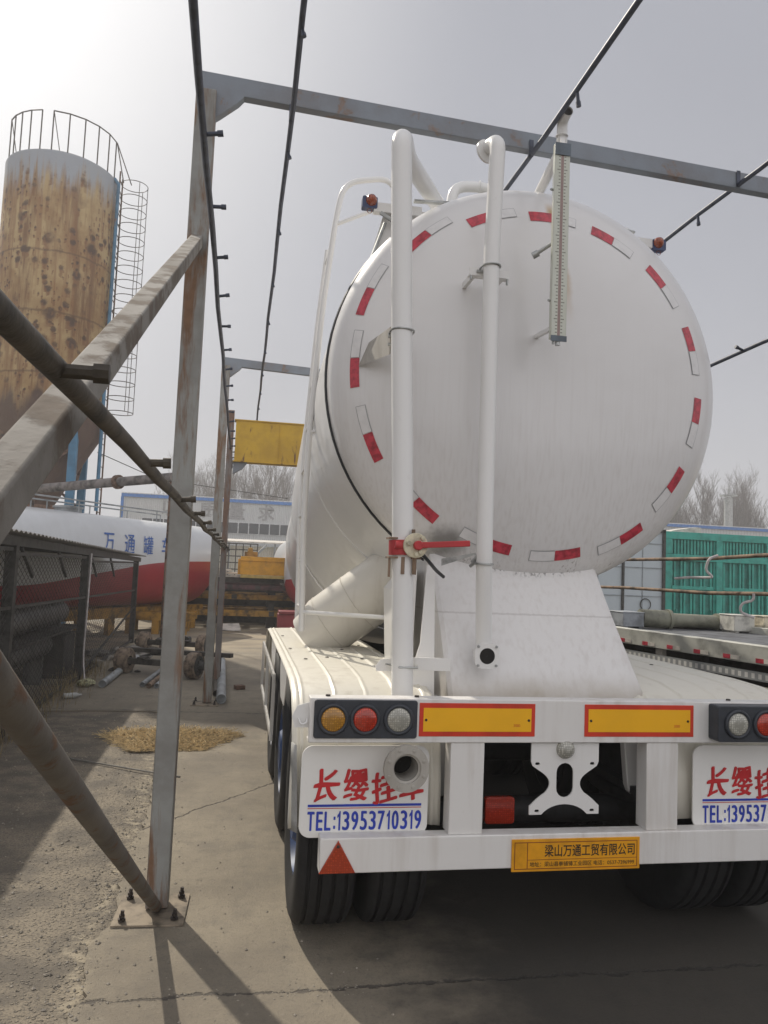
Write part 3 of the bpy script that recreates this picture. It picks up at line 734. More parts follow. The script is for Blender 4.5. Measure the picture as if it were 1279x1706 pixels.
# landing legs (front end)
for s_ in (-1, 1):
    m = MB(); m.box(C+s_*.75-.06, C+s_*.75+.06, 9.6, 9.72, .04, 1.0); m.box(C+s_*.75-.12, C+s_*.75+.12, 9.52, 9.8, .005, .04); m.build('landing_leg', M['chassis'], TR)
# mudguards: long ribbed sheets over all three axles
def guard(x0, x1):
    pf = [(3.395,.60),(3.40,.80),(3.43,.95),(3.50,1.06),(3.62,1.135),(3.80,1.168),(4.05,1.178),(4.8,1.182),(5.5,1.182),(6.2,1.182),(6.75,1.178),(6.95,1.13),(7.08,1.0),(7.1,.8)]
    w_ = x1-x0; ribs = [.06,.15,.24,.52,.80,.94]
    def hgt(u):
        h = 0
        for q in (.035,.075,.30,.52,.74,.94):
            h = max(h, .007*max(0, 1-abs(u-q)/.016))
        return h
    us = sorted(set([i/40 for i in range(41)] + [q+d for q in (.035,.075,.30,.52,.74,.94) for d in (-.016,-.006,.006,.016) if 0 < q+d < 1]))
    mb = MB(); vs = []; fs = []
    k = len(us)
    for j, (y, z) in enumerate(pf):
        a = pf[max(j-1,0)]; b = pf[min(j+1,len(pf)-1)]; d = Vector((0, b[0]-a[0], b[1]-a[1])).normalized(); nrm = Vector((0,-d.z,d.y))
        for u in us:
            p = Vector((x0+u*w_, y, z)) + nrm*hgt(u) + Vector((0,0,-.012*(2*u-1)**4)); vs.append(p)
    for j in range(len(pf)-1):
        for i in range(k-1): fs.append((j*k+i, j*k+i+1, (j+1)*k+i+1, (j+1)*k+i))
    mb.add(vs, fs); go = mb.build('mudguard', M['fender'], TR, 60, solid=.004)
    mb = MB()
    for (u, y) in ((.12,5.0),(.12,5.9),(.40,4.55),(.42,5.4),(.62,5.0),(.20,4.45),(.70,4.5),(.85,5.3)):
        mb.lathe([(.0005,.004),(.010,.003),(.012,0)], (x0+u*w_, y, 1.184), (0,0,1), 10)
    split_build(mb, 'rivet', M['bolt'], go)
    return go
guard(.262, .93); guard(1.97, 2.83)
# scalloped side skirt behind the mudguard edge, left side
for y in (4.55, 5.85):
    m = MB(); m.prism([(.283,y-.35,1.16),(.283,y+.35,1.16),(.283,y+.27,1.02),(.283,y+.16,.93),(.283,y-.16,.93),(.283,y-.27,1.02)], (-.005,0,0)); m.build('skirt_plate', M['white'], TR)
m = MB(); m.bar((.25,5.0,1.0),(.25,7.2,1.0),.015,.035); m.bar((.25,5.0,.62),(.25,7.2,.62),.015,.035)
for y in (5.02,6.1,7.15): m.bar((.25,y,.60),(.25,y,1.02),.018,.022)

m.build('side_guard', white_paint('side_guard_paint', (.62,.61,.58), (.2,.16,.12), .45), TR)

# ---- pipes and fittings on the tank end
rp = bend([(.775,3.56,1.10),(.745,3.555,1.9),(.70,3.555,2.9),(.662,3.555,3.84),(.74,3.80,3.86),(1.21,4.92,4.16)], .10, 8)
m = MB(); m.tube(rp, .051, 22); riser = m.build('riser_pipe', M['white_pipe'], TR, 50)
m = MB(); m.tube([(.775,3.56,1.10),(.775,3.54,1.0)], .052, 20); m.build('pipe_foot', M['white_pipe'], riser)
m = MB(); m.tube(bend([(1.24,4.86,4.0),(1.28,4.86,4.30),(1.42,4.87,4.335),(1.66,4.88,4.32),(1.76,4.88,4.20),(1.78,4.88,3.9)], .10, 6), .036, 18); m.ring((1.46,4.87,4.335),(1,0,0),.036,.005,20,5); m.build('top_loop_pipe', M['white_pipe'], TR, 50)
p2 = bend([(1.195,3.66,1.36),(1.165,3.60,1.75),(1.152,3.59,3.3),(1.17,3.60,3.905),(1.155,3.72,3.925)], .06, 8)
m = MB(); m.tube(p2, .040, 20); p2o = m.build('discharge_pipe', M['white_pipe'], TR, 50)
m = MB(); m.lathe([(.0005,0),(.062,0),(.062,.012),(.0005,.012)], (1.145,3.70,3.90), (-.35,.9,-.05), 28); m.build('pipe_flange', M['white_pipe'], p2o)
m = MB(); m.slot(0).tube([(1.185,3.66,1.315),(1.187,3.585,1.315)], .045, 18); m.prism([(a, 3.575, b) for a, b in rrect(1.187-.06,1.187+.06,1.255,1.375,.035)], (0,.012,0))
m.slot(1).lathe([(.0005,-.001),(.038,-.001)], (1.187,3.575,1.315), (0,1,0), 24)
q = m.build('drain_flange', [M['white'], M['hole']], TR, 40)
m = MB()
for a, b in ((-.045,.045),(.045,.045),(-.045,-.045),(.045,-.045)): m.lathe([(.0005,-.008),(.006,-.008),(.007,0)], (1.187+a,3.575,1.315+b), (0,1,0), 8)
split_build(m, 'bolt', M['galv'], q)
# vent with slanting stay
m = MB(); m.slot(0).tube(bend([(1.67,4.42,3.85),(1.672,4.40,4.02),(1.565,3.72,3.99),(1.555,3.70,4.125),(1.552,3.62,4.135)], .045, 5), .028, 18, caps=False)
m.slot(1).lathe([(.0005,0),(.0265,0)], (1.5525,3.630,4.1335), (0,-1,.12), 18); m.slot(0).ring((1.557,3.705,4.045),(0,-.1,1),.030,.004,18,5)
m.ring((1.665,4.36,4.012),(.15,1,.0),.030,.005,18,5); m.lathe([(.028,.03),(.06,.02),(.07,0)], (1.67,4.42,3.93), (0,0,1), 20)
m.build('gauge_standpipe', [M['white_pipe'], M['hole']], TR, 50)
# level gauge
def gauge_mat():
    n = NT('gauge_scale'); X, Y, Z = n.xyz()
    fx = n.m('SUBTRACT', X, -.062); col = (.60,.62,.60)
    z1 = n.m('PINGPONG', Z, .0085); z2 = n.m('PINGPONG', Z, .0425)
    wide = n.m('LESS_THAN', z2, .0030); t1 = n.m('LESS_THAN', z1, .0028)
    ax = n.m('ABSOLUTE', fx)
    inn = n.m('MULTIPLY', n.m('GREATER_THAN', ax, .009), n.m('LESS_THAN', ax, n.m('ADD', .019, n.m('MULTIPLY', wide, .008))))
    c = n.mix(n.m('MULTIPLY', n.m('MULTIPLY', t1, inn), .8), n.mix(n.noise(n.obj, 6, 4), (.58,.60,.54), (.44,.45,.36)), (.10,.09,.07))
    c = n.mix(n.m('LESS_THAN', ax, .0075), c, n.mix(n.noise(n.obj, 9, 3), (.30,.19,.16), (.20,.13,.12)))
    return n.fin(c, .2, 0, None, .5)
m = MB(); m.box(1.437, 1.519, 3.50, 3.528, 2.875, 3.875); ga = m.build('level_gauge', gauge_mat(), TR, bevel=.004)
m = MB(); m.box(1.437, 1.519, 3.494, 3.499, 3.815, 3.878); m.box(1.437,1.519,3.494,3.499,2.862,2.89); split_build(m, 'gauge_cap', plain('gauge_cap', (.10,.13,.16), .35), ga)
m = MB(); m.tube([(1.478,3.51,2.88),(1.478,3.51,2.845)], .012, 10); m.tube([(1.455,3.51,2.87),(1.455,3.51,2.85)], .007, 8); split_build(m, 'gauge_foot', M['galv'], ga)
m = MB(); m.tube([(1.40,3.60,3.345),(1.46,3.56,3.385)], .010, 10); m.lathe([(.0005,-.02),(.018,-.02),(.018,.012),(.0005,.012)], (1.392,3.605,3.338), (.8,-.4,.45), 14)
m.tube([(1.44,3.52,3.64),(1.425,3.515,3.64)], .006, 8); m.tube([(1.44,3.52,3.07),(1.425,3.515,3.07)], .006, 8)
split_build(m, 'gauge_bracket', M['galv'], ga)
m = MB(); m.bar((1.50,3.53,3.85),(1.555,3.70,4.03),.02,.02); m.bar((1.478,3.53,2.95),(1.478,3.86,2.98),.02,.02); split_build(m, 'gauge_stay', M['white_pipe'], ga)
# clamps
def ubolt(c, r, mb):
    c = Vector(c); pts = [c+Vector((r*math.cos(a), -r*math.sin(a), 0)) for a in [PI*i/10 for i in range(11)]]
    mb.tube([pts[0]+Vector((0,r*1.2,0))]+pts+[pts[-1]+Vector((0,r*1.2,0))], .005, 6)
m = MB(); m.slot(0).prism([(.655,3.60,2.885),(.665,3.66,2.765),(.555,3.95,2.77),(.60,3.95,2.90)], (.006,0,.004)); m.slot(1); ubolt((.706,3.557,2.855), .056, m)
m.tube([(.645,3.60,2.84),(.672,3.60,2.84)], .012, 8); m.tube([(.645,3.61,2.80),(.672,3.61,2.80)], .009, 8)
m.build('pipe_clamp', [M['flange_dirty'], M['galv']], TR)
m = MB(); m.slot(0).box(1.055, 1.262, 3.635, 3.645, 3.205, 3.245); m.box(1.055,1.262,3.645,3.68,3.205,3.213); m.box(1.075,1.095,3.645,3.9,3.207,3.24); m.box(1.225,1.245,3.645,3.9,3.207,3.24); m.slot(1); ubolt((1.1525,3.59,3.24), .045, m)
m.tube([(1.09,3.63,3.225),(1.13,3.63,3.225)], .008, 8); m.tube([(1.06,3.63,3.20),(1.06,3.63,3.18)], .006, 8); m.tube([(1.25,3.63,3.20),(1.25,3.63,3.17)], .006, 8)
m.build('pipe_clamp', [M['white'], M['galv']], TR)
m = MB(); m.slot(0).prism([(.985,3.72,1.775),(1.14,3.66,1.81),(1.14,3.66,1.80),(.985,3.72,1.74)], (0,.01,0)); m.slot(1); ubolt((1.163,3.60,1.755), .045, m); m.tube([(1.11,3.62,1.76),(1.135,3.60,1.80)], .010, 8); m.tube([(1.10,3.62,1.74),(1.12,3.60,1.765)], .008, 8)
m.build('pipe_clamp', [M['galv'], M['galv']], TR)
m = MB(); m.slot(0).box(.845, 1.02, 3.625, 3.640, 1.235, 1.295); m.prism([(.845,3.63,1.295),(.845,3.63,1.235),(.66,3.63,1.228),(.655,3.63,1.25),(.68,3.63,1.285)], (0,.006,0)); m.slot(1); m.tube([(.70,3.615,1.265),(.725,3.60,1.262),(.745,3.51,1.262),(.83,3.51,1.262),(.845,3.60,1.262)], .005, 6)
m.build('pipe_clamp', [M['white'], M['galv']], TR)
# butterfly valve
vz = 1.815
m = MB(); m.slot(0).lathe([(.053,-.035),(.066,-.035),(.066,.035),(.053,.035)], (.748,3.556,vz), (-.03,0,1), 28); m.tube([(.70,3.50,vz+.01),(.80,3.50,vz)], .018, 10)
va = m.build('valve', M['red_metal'], TR, 40)
m = MB(); m.lathe([(.0005,-.008),(.055,-.008),(.058,-.004),(.058,.006),(.0005,.006)], (.792,3.475,vz+.01), (0,1,0), 30)
for a, b in ((-.035,.01),(.03,.035),(.0,-.04),(.02,-.03)): m.lathe([(.0005,-.022),(.010,-.022),(.011,0)], (.792+a,3.472,vz+.01+b), (0,1,0), 8)
m.build('valve_plate', M['valve_cream'], va)
m = MB(); m.bar((.79,3.452,vz+.01),(1.045,3.45,vz+.03),.014,.028); m.lathe([(.0005,-.02),(.022,-.02),(.022,.01),(.0005,.01)], (.80,3.46,vz+.01), (0,1,0), 14); m.build('valve_handle', M['red_metal'], va, bevel=.004)
m = MB(); m.box(.675,.83,3.515,3.60,vz+.038,vz+.046); m.box(.675,.83,3.515,3.60,vz-.052,vz-.044)
for x in (.742,.797): m.tube([(x,3.51,vz-.045),(x,3.51,vz-.125)], .010, 8)
m.tube([(.682,3.53,vz-.05),(.682,3.53,vz-.14)], .006, 8); m.tube([(.785,3.50,vz+.05),(.785,3.50,vz+.085)], .009, 8)
split_build(m, 'valve_clamp', M['rust_pipe'], va)
m = MB(); m.tube(bend([(.83,3.49,vz-.03),(.88,3.53,vz-.07),(.93,3.62,vz-.10),(.99,3.70,vz-.13)], .04), .009, 8); m.build('valve_hose', M['gasket'], va)
# ladder and handrail on the left
def stile(y, top):
    return bend([(.405,y,1.30),(.385,y,2.0),(.395,y,2.6),(.44,y,3.4),(.50,y,4.02),(.545,y,4.285),(.88,y,4.36),(.93,y,4.0)] if top else [(.40,y,1.30),(.385,y,2.0),(.395,y,2.6),(.44,y,3.4),(.485,y,3.95)], .12, 6)
m = MB(); m.tube(stile(4.95, True), .019, 12); m.tube(stile(5.30, False), .016, 10); la = m.build('ladder', M['white_pipe'], TR, 50)
for i in range(9):
    z = 1.45+.30*i; x = .385+max(0, z-2.4)*.066+(.015 if z < 1.9 else 0)
    m = MB(); m.tube([(x,4.95,z),(x,5.30,z)], .010, 8); m.build('rung', M['white_pipe'], la)
m = MB(); m.tube([(.40,4.95,2.58),(.58,4.8,2.60)], .012, 8); m.tube([(.49,4.95,3.98),(.80,4.9,4.12)], .013, 8); m.tube([(.40,4.95,1.42),(.95,4.6,1.42)], .014, 8); m.tube([(.95,4.6,1.42),(.97,4.6,1.75)], .012, 8)
split_build(m, 'ladder_stay', M['white_pipe'], la)
# walkway end boards with side lamps
m = MB(); m.slot(0).prism([(.72,4.38,3.80),(.78,4.38,3.84),(1.42,4.38,3.93),(1.25,4.38,3.80),(.80,4.38,3.58),(.62,4.38,3.40)], (0,.012,0)); m.bar((.66,4.36,3.84),(.95,4.36,3.845),.05,.055)
m.slot(1).bar((.90,4.34,3.905),(1.45,4.34,3.945),.03,.012); m.tube([(.735,4.36,3.76),(.615,4.36,3.39)], .010, 8); m.bar((.70,4.34,3.81),(.90,4.34,3.70),.012,.02)
bl = m.build('walkway_board', [M['white'], M['galv']], TR, 40)
def side_lamp(x, z, s_):
    mb = MB(); mb.slot(0).prism([(a, 4.33, b) for a, b in rrect(x-.045, x+.045, z-.035, z+.035, .01)], (0,.05,0)); mb.slot(1).lathe([(.0005,-.034),(.02,-.028),(.032,-.010),(.034,.01)], (x+.008*s_, 4.328, z+.012), (0,1,-.25), 18)
    mb.ring((x, 4.34, z-.05),(0,1,0),.014,.002,14,4)
    mb.build('side_lamp', [M['lamp_blue'], M['lamp_orange']], bl, 40)
side_lamp(.635, 3.862, 1)
m = MB(); m.slot(0).prism([(2.42,4.38,3.80),(2.40,4.38,3.86),(1.80,4.38,3.93),(1.90,4.38,3.84),(2.15,4.38,3.66),(2.30,4.38,3.52)], (0,.012,0)); m.bar((2.10,4.36,3.835),(2.45,4.36,3.83),.05,.055)
m.slot(1).bar((1.75,4.34,3.945),(2.32,4.34,3.885),.03,.012); m.bar((2.14,4.33,3.75),(2.26,4.33,3.775),.012,.016)
br = m.build('walkway_board', [M['white'], M['galv']], TR, 40)
m = MB(); m.tube([(2.32,4.5,3.86),(2.32,4.5,3.93)], .07, 18); m.lathe([(.0005,.05),(.05,.04),(.07,0)], (2.32,4.5,3.93), (0,0,1), 18); m.build('vent_cap', M['white_pipe'], br)
bl = br
side_lamp(2.49, 3.825, -1)
m = MB(); m.box(TC-.34, TC+.34, 4.5, 5.4, 3.93, 3.95); m.build('walkway', M['galv'], TR)
m = MB(); m.lathe([(.30,-.2),(.30,.15),(.34,.15),(.34,.19),(.0005,.22)], (TC, 5.6, 3.95), (0,0,1), 30); m.build('manhole', M['white_pipe'], TR)
# ------------------------------------------------------------------ steel gantries and spray pipes
PX = -.312; RX = 2*C - PX
def gantry(y, label, near):
    g = thing('steel_gantry', label, 'gantry', (PX, y, 0), group='steel gantry frames over the parked trailer')
    for x in (PX, RX):
        mb = MB(); mb.box(x-.053, x+.053, y-.05, y+.05, .016, 4.21 if x < C else 4.07); po = mb.build('post', M['gantry'], g, bevel=.006)
        mb = MB(); mb.slot(0).prism([(x-.19,y-.20,.002),(x+.14,y-.215,.002),(x+.15,y+.135,.002),(x-.18,y+.14,.002)], (0,0,.009))
        mb.slot(1)
        for a, b in ((-.145,-.16),(.095,-.165),(.11,.085),(-.14,.09)):
            mb.lathe([(.0005,.026),(.019,.026),(.019,.016)], (x+a, y+b, 0), (0,0,1), 6); mb.tube([(x+a,y+b,.02),(x+a+.002,y+b,.062)], .009, 8); mb.lathe([(.0005,.044),(.014,.044),(.014,.032)], (x+a, y+b, 0), (0,0,1), 6)
        mb.build('base_plate', [M['baseplate'], M['bolt']], po, 30)
        s_ = 1 if x < C else -1
        mb = MB(); zt = 4.222 if s_ > 0 else 4.075
        mb.prism([(x-s_*.05,y-.025,zt),(x+s_*.20,y-.025,zt-.012),(x+s_*.17,y-.025,zt-.05),(x+s_*.08,y-.025,zt-.13),(x+s_*.055,y-.025,zt-.15),(x-s_*.05,y-.025,zt-.15)], (0,.055,0)); mb.build('gusset', M['gantry_beam'], po)
    mb = MB(); mb.bar((PX-.055, y+.003, 4.268), (RX+.055, y+.003, 4.122), .055, .105); be = mb.build('beam', M['gantry_beam'], g, bevel=.005)
    mb = MB()
    for x in (.14, 1.51, 2.83): mb.bar((x, y-.030, 4.20),(x, y-.030, 4.10),.025,.004,(0,1,0))
    split_build(mb, 'pipe_strap', M['pipe_blue'], be)
    return g
G1 = gantry(4.06, 'near blue grey steel gantry with rust runs, spanning over the white tank trailer', True)
G2 = gantry(9.80, 'second thinner looking steel gantry further along the aisle beside the old axles', False)
# cross bracing of the near gantry, reaching back past the viewer
m = MB(); m.bar((PX, 4.0, 3.37), (PX, -1.0, .668), .06, .06); m.build('brace', M['brace'], G1, bevel=.006)
m = MB(); m.tube([(PX, 4.0, .03), (PX-.005, -.6, 2.43)], .0265, 18); m.build('brace', M['brace_pipe'], G1)

def spray_pipe(x, z, y0, y1, label, n_dir, ys, r=.0145, sag=0, mat='pipe_blue', nz=.055, group='spray pipes hung along the gantries'):
    k = 24
    pts = [(x+.004*math.sin(i*1.7), y0+(y1-y0)*i/k, z+.006*math.sin(i*2.3)-sag*math.sin(PI*((i*3) % k)/k)) for i in range(k+1)]
    p = thing('spray_pipe', label, 'pipe', (x, y0, z), group=group)
    mb = MB(); mb.tube(pts, r, 12); mb.build('pipe', M[mat], p, 50)
    for y in ys:
        d = Vector(n_dir).normalized(); c = Vector((x, y, z)); mb = MB()
        d = (d + Vector((random.uniform(-.08,.08), random.uniform(-.12,.12), random.uniform(-.1,.1)))).normalized()
        mb.tube([c, c+d*nz*.75], r*.62, 8); mb.tube([c+d*nz*.7, c+d*nz], r*.85, 8)
        mb.build('nozzle', M[mat], p, 40)
    return p
fr_ = lambda a, b, s: [a+s*i for i in range(int((b-a)/s)+1)]
spray_pipe(-.232, 3.385, -1, 13.5, 'dark blue spray pipe running high along the left gantry posts', (1,-.1,.12), fr_(3.0, 13, .62), nz=.075)
spray_pipe(-.235, 1.93, -.8, 13.5, 'low dark spray pipe across the left brace, with stubby nozzles', (1,.05,.1), [.10,.99,1.86,2.9,3.65,4.5,5.3,6.1,6.9,7.7,8.5,9.3,10.1,10.9,11.7,12.5], r=.0155, mat='pipe_olive', nz=.062)
spray_pipe(.14, 4.115, -1, 13.5, 'dark overhead spray pipe crossing the sky just right of the left posts', (.25,0,-1), fr_(3.3, 13, 1.05), nz=.05)
spray_pipe(1.51, 4.115, -1, 13.5, 'middle overhead spray pipe above the top of the white tank', (.1,0,-1), [2.2,3.42,4.6,5.8,7,8.2,9.4], nz=.085)
spray_pipe(2.83, 4.115, -1, 13.5, 'overhead spray pipe right of the white tank, below the beam', (0,0,-1), [3.3,4.45,5.6,6.8,8,9.2], nz=.07)
spray_pipe(3.30, 3.30, -1, 13.5, 'spray pipe along the right side at half height of the tank', (-1,-.2,.25), [3.6,4.63,5.66,6.7], nz=.075)
spray_pipe(3.31, 1.905, -1, 13.5, 'rusty low pipe in front of the green trailer, carrying a white hook', (-1,0,0), [], r=.0135, sag=.02, mat='rust_pipe', group='rusty low pipes on the right')
spray_pipe(3.31, 1.655, -1, 13.5, 'lowest rusty pipe in front of the green trailer', (-1,0,0), [], r=.0135, sag=.015, mat='rust_pipe', group='rusty low pipes on the right')
m = MB(); m.tube(bend([(3.27,4.86,1.905),(3.20,4.86,1.88),(3.20,4.90,1.80),(3.24,4.86,1.75),(3.16,5.05,1.745),(3.12,5.15,1.735)], .03, 4), .009, 8); tag(m.build('hook', M['cable'], None), 'white bent hook hanging from the upper rusty pipe on the right', 'hook')
m = MB(); m.tube(bend([(3.25,4.45,1.655),(3.25,4.45,1.61),(3.20,4.50,1.59),(3.20,4.52,1.53),(3.27,4.47,1.50)], .03, 4), .009, 8); tag(m.build('hook', M['cable'], None), 'white bent hook under the lowest rusty pipe at the right edge', 'hook')

# ------------------------------------------------------------------ yellow girder on a rusty post
Yg = 11.35
g = thing('girder_gate', 'old yellow box girder on a thin brown rusty post in the aisle', 'gantry', (-.23, Yg, 0))
m = MB(); m.box(-.285, -.20, Yg-.05, Yg+.05, 0, 3.95); m.build('post', painted_steel('girder_post_steel', (.22,.20,.19), (.12,.075,.055), .46, .8, .15), g, bevel=.005)
m = MB(); m.box(3.22, 3.33, Yg-.05, Yg+.05, 0, 3.95); m.build('post', M['rust'], g, bevel=.005)
m = MB(); m.box(-.17, 3.21, Yg-.08, Yg+.08, 3.21, 3.80); m.box(-.19, 3.22, Yg-.10, Yg+.10, 3.80, 3.815); m.box(-.19, 3.22, Yg-.10, Yg+.10, 3.195, 3.21)
for x in (.47, 1.12, 1.8, 2.5): m.box(x-.006, x+.006, Yg-.092, Yg-.08, 3.21, 3.80)
gi = m.build('girder', M['yellow_rust'], g)
m = MB(); m.prism([(-.18,Yg-.04,3.195),(.02,Yg-.04,3.195),(-.05,Yg-.04,3.10),(-.18,Yg-.04,3.02)], (0,.08,0)); m.build('gusset', M['gantry_beam'], gi)

# ------------------------------------------------------------------ the rusty silo
def silo_mat():
    n = NT('silo_rust'); X, Y, Z = n.xyz()
    v = n.map(n.obj, (1,1,.10)); st = n.noise(v, 3.2, 7, .62, .3); st2 = n.noise(n.map(n.obj, (1,1,.05)), 7, 5, .6)
    base = n.mix(n.step(n.noise(n.obj, 1.2, 5), .35, .65), (.44,.32,.16), (.31,.19,.08))
    blue = n.mix(n.noise(n.obj, 2, 4), (.30,.33,.38), (.36,.37,.38))
    zt = n.m('ADD', Z, n.m('MULTIPLY', n.m('SUBTRACT', st2, .5), 2.6))
    up = n.step(zt, 11.1, 12.0)
    col = n.mix(up, base, blue)
    noup = n.m('SUBTRACT', 1, up)
    k = n.m('MULTIPLY', n.step(st, .48, .66), n.m('MULTIPLY', noup, .85)); col = n.mix(k, col, (.16,.075,.03))
    k2 = n.m('MULTIPLY', n.step(st2, .50, .62), n.m('MULTIPLY', noup, .6)); col = n.mix(k2, col, (.24,.115,.045))
    # pits with a drip running down from each
    th = n.m('MULTIPLY', n.m('ARCTAN2', Y, X), 1.45)
    cv = n.t.nodes.new('ShaderNodeCombineXYZ'); wb = n.m('MULTIPLY', n.m('SUBTRACT', n.noise(n.obj, 5, 4), .5), .10)
    n.L(n.m('ADD', th, wb), cv.inputs[0]); n.L(n.m('ADD', Z, wb), cv.inputs[1])
    patch = n.step(n.noise(n.map(n.obj, (1,1,.6)), .95, 4), .36, .56)
    grain = n.m('MULTIPLY', n.noise(n.obj, 22, 4), .07)
    big = 0.0
    for sc, sz, cut in ((1.5, .22, .40), (2.9, .135, .22), (5.2, .078, .15)):
        vn = n.t.nodes.new('ShaderNodeTexVoronoi'); vn.voronoi_dimensions = '2D'; n.L(cv.outputs[0], vn.inputs['Vector']); vn.inputs['Scale'].default_value = sc
        ps = n.xyz(vn.outputs['Position']); rn = n.xyz(vn.outputs['Color'])
        du = n.m('SUBTRACT', n.m('ADD', th, wb), ps[0]); dz = n.m('SUBTRACT', n.m('ADD', Z, wb), ps[1])
        size = n.m('MULTIPLY', sz, n.m('ADD', .45, n.m('MULTIPLY', rn[1], .7)))
        ex = n.m('MULTIPLY', n.m('GREATER_THAN', rn[0], cut), patch)
        ds = n.m('ADD', n.m('SQRT', n.m('ADD', n.m('MULTIPLY', du, du), n.m('MULTIPLY', dz, dz))), grain)
        head = n.m('SUBTRACT', 1, n.step(ds, n.m('MULTIPLY', size, .55), size))
        tl = n.m('MULTIPLY', n.m('SUBTRACT', 1, n.step(n.m('ABSOLUTE', du), n.m('MULTIPLY', size, .12), n.m('MULTIPLY', size, .55))), n.m('MULTIPLY', n.step(dz, n.m('MULTIPLY', size, -7.5), 0.0), n.m('LESS_THAN', dz, 0.0)))
        col = n.mix(n.m('MULTIPLY', n.m('MULTIPLY', tl, ex), n.m('MULTIPLY', noup, .85)), col, (.20,.095,.038))
        hd = n.m('MULTIPLY', head, ex); big = n.m('MAXIMUM', big, hd)
        col = n.mix(n.m('MULTIPLY', n.m('MULTIPLY', hd, .93), noup), col, (.075,.042,.028))
    lowr = n.m('SUBTRACT', 1, n.step(n.m('ADD', Z, n.m('MULTIPLY', n.m('SUBTRACT', n.noise(v, 3, 5), .5), 2.4)), 5.4, 6.2))
    col = n.mix(n.m('MULTIPLY', lowr, .92), col, (.095,.062,.052))
    for zz in (6.4, 8.0, 9.6):
        s_ = n.m('SUBTRACT', 1, n.step(n.m('ABSOLUTE', n.m('ADD', n.m('SUBTRACT', Z, zz), n.m('MULTIPLY', n.m('SUBTRACT', n.noise(n.obj, 3, 4), .5), .12))), .0, .05))
        col = n.mix(n.m('MULTIPLY', s_, .6), col, (.10,.055,.03))
    return n.fin(col, .8, 0, n.bump(n.m('ADD', n.noise(n.obj, 20, 5), n.m('MULTIPLY', big, -.6)), .4, .02))
SX, SY, SR = -5.42, 22.0, 1.45
S = thing('silo', 'tall rust streaked cement silo on legs with caged ladder', 'silo', (SX, SY, 0))
m = MB(); m.lathe([(.0005,12.62),(.5,12.57),(1.25,12.38),(SR-.02,12.27),(SR,12.22),(SR,9.6),(SR+.006,9.59),(SR+.006,8.0),(SR,7.98),(SR,5.0),(.30,2.95),(.28,2.7),(.0005,2.7)], (SX,SY,0), (0,0,1), 64); sh = m.build('shell', silo_mat(), S, 40)
legm = [M['rust'], painted_steel('leg_blue', (.07,.20,.33), amt=.58)]
for i, a in enumerate((-2.2, -.75, .85, 2.4)):
    x, y = SX+1.32*math.cos(a), SY+1.32*math.sin(a)
    m = MB(); m.bar((x,y,0),(x,y,5.3),.20,.20); m.build('leg', legm[0 if i in (0,) else 1], S)
m = MB()
cs = [(SX+1.32*math.cos(a), SY+1.32*math.sin(a)) for a in (-2.2,-.75,.85,2.4)]
for i in range(4):
    p, q = cs[i], cs[(i+1)%4]
    m.bar((*p,3.0),(*q,3.0),.10,.10); m.bar((*p,.3),(*q,2.9),.07,.07); m.bar((*q,.3),(*p,2.9),.07,.07)
    m.bar((*p,3.1),(*q,4.6),.07,.07)
m.build('leg_bracing', M['rust'], S)
RL = plain('rail_steel', (.12,.11,.10), .7, .2)
def rail(a0, a1, k):
    mb = MB(); ps = []
    for i in range(k+1):
        a = math.radians(a0+(a1-a0)*i/k); p = (SX+1.40*math.cos(a), SY+1.40*math.sin(a)); ps.append(p)
        mb.tube([(*p,12.25),(*p,13.35)], .018, 6)
    mb.tube([(*p,13.35) for p in ps], .018, 6); mb.tube([(*ps[0],13.35),(ps[0][0]+.2,ps[0][1],12.3)], .012, 5)
    mb.build('guard_rail', RL, S)
rail(208, 258, 4); rail(270, 351, 5)
m = MB(); LX, LY = SX+SR+.10, SY-.05
for dy in (-.22, .22): m.tube([(LX,LY+dy,.2),(LX,LY+dy,12.5)], .022, 6)
for i in range(39): m.tube([(LX,LY-.22,.5+i*.31),(LX,LY+.22,.5+i*.31)], .013, 5)
for z in (2.5, 5, 7.5, 10, 12): m.bar((LX,LY,z),(SX+SR-.08,LY,z),.04,.04)
la_ = m.build('ladder', M['rust'], S)
m = MB(); m.tube([(LX-.02,LY-.26,3.0),(LX-.02,LY-.26,12.1),(LX-.14,LY-.26,12.25)], .05, 8); m.build('fill_pipe', legm[1], S)
m = MB()
for i in range(17): m.ring((LX+.37, LY, 5.75+i*.405), (0,0,1), .36, .012, 28, 4)
for a in (-60, 0, 60): m.tube([(LX+.37+.36*math.cos(math.radians(a)), LY+.36*math.sin(math.radians(a)), 5.75), (LX+.37+.36*math.cos(math.radians(a)), LY+.36*math.sin(math.radians(a)), 12.23)], .010, 5)
m.build('ladder_cage', RL, la_)
m = MB(); m.tube([(LX+.3,LY-.1,12.2),(SX+1.40,SY-.20,13.35)], .016, 5); m.tube([(LX+.1,LY-.2,12.2),(SX+1.40,SY-.20,13.35)], .016, 5); m.build('guard_rail', RL, S)
m = MB(); m.tube([(SX+SR,SY-.2,4.6),(-2.6,24,4.2),(1.5,27,4.1)], .012, 6); tag(m.build('cable', M['steel_dark'], None), 'thin grey cable sagging away from the silo ladder', 'cable')
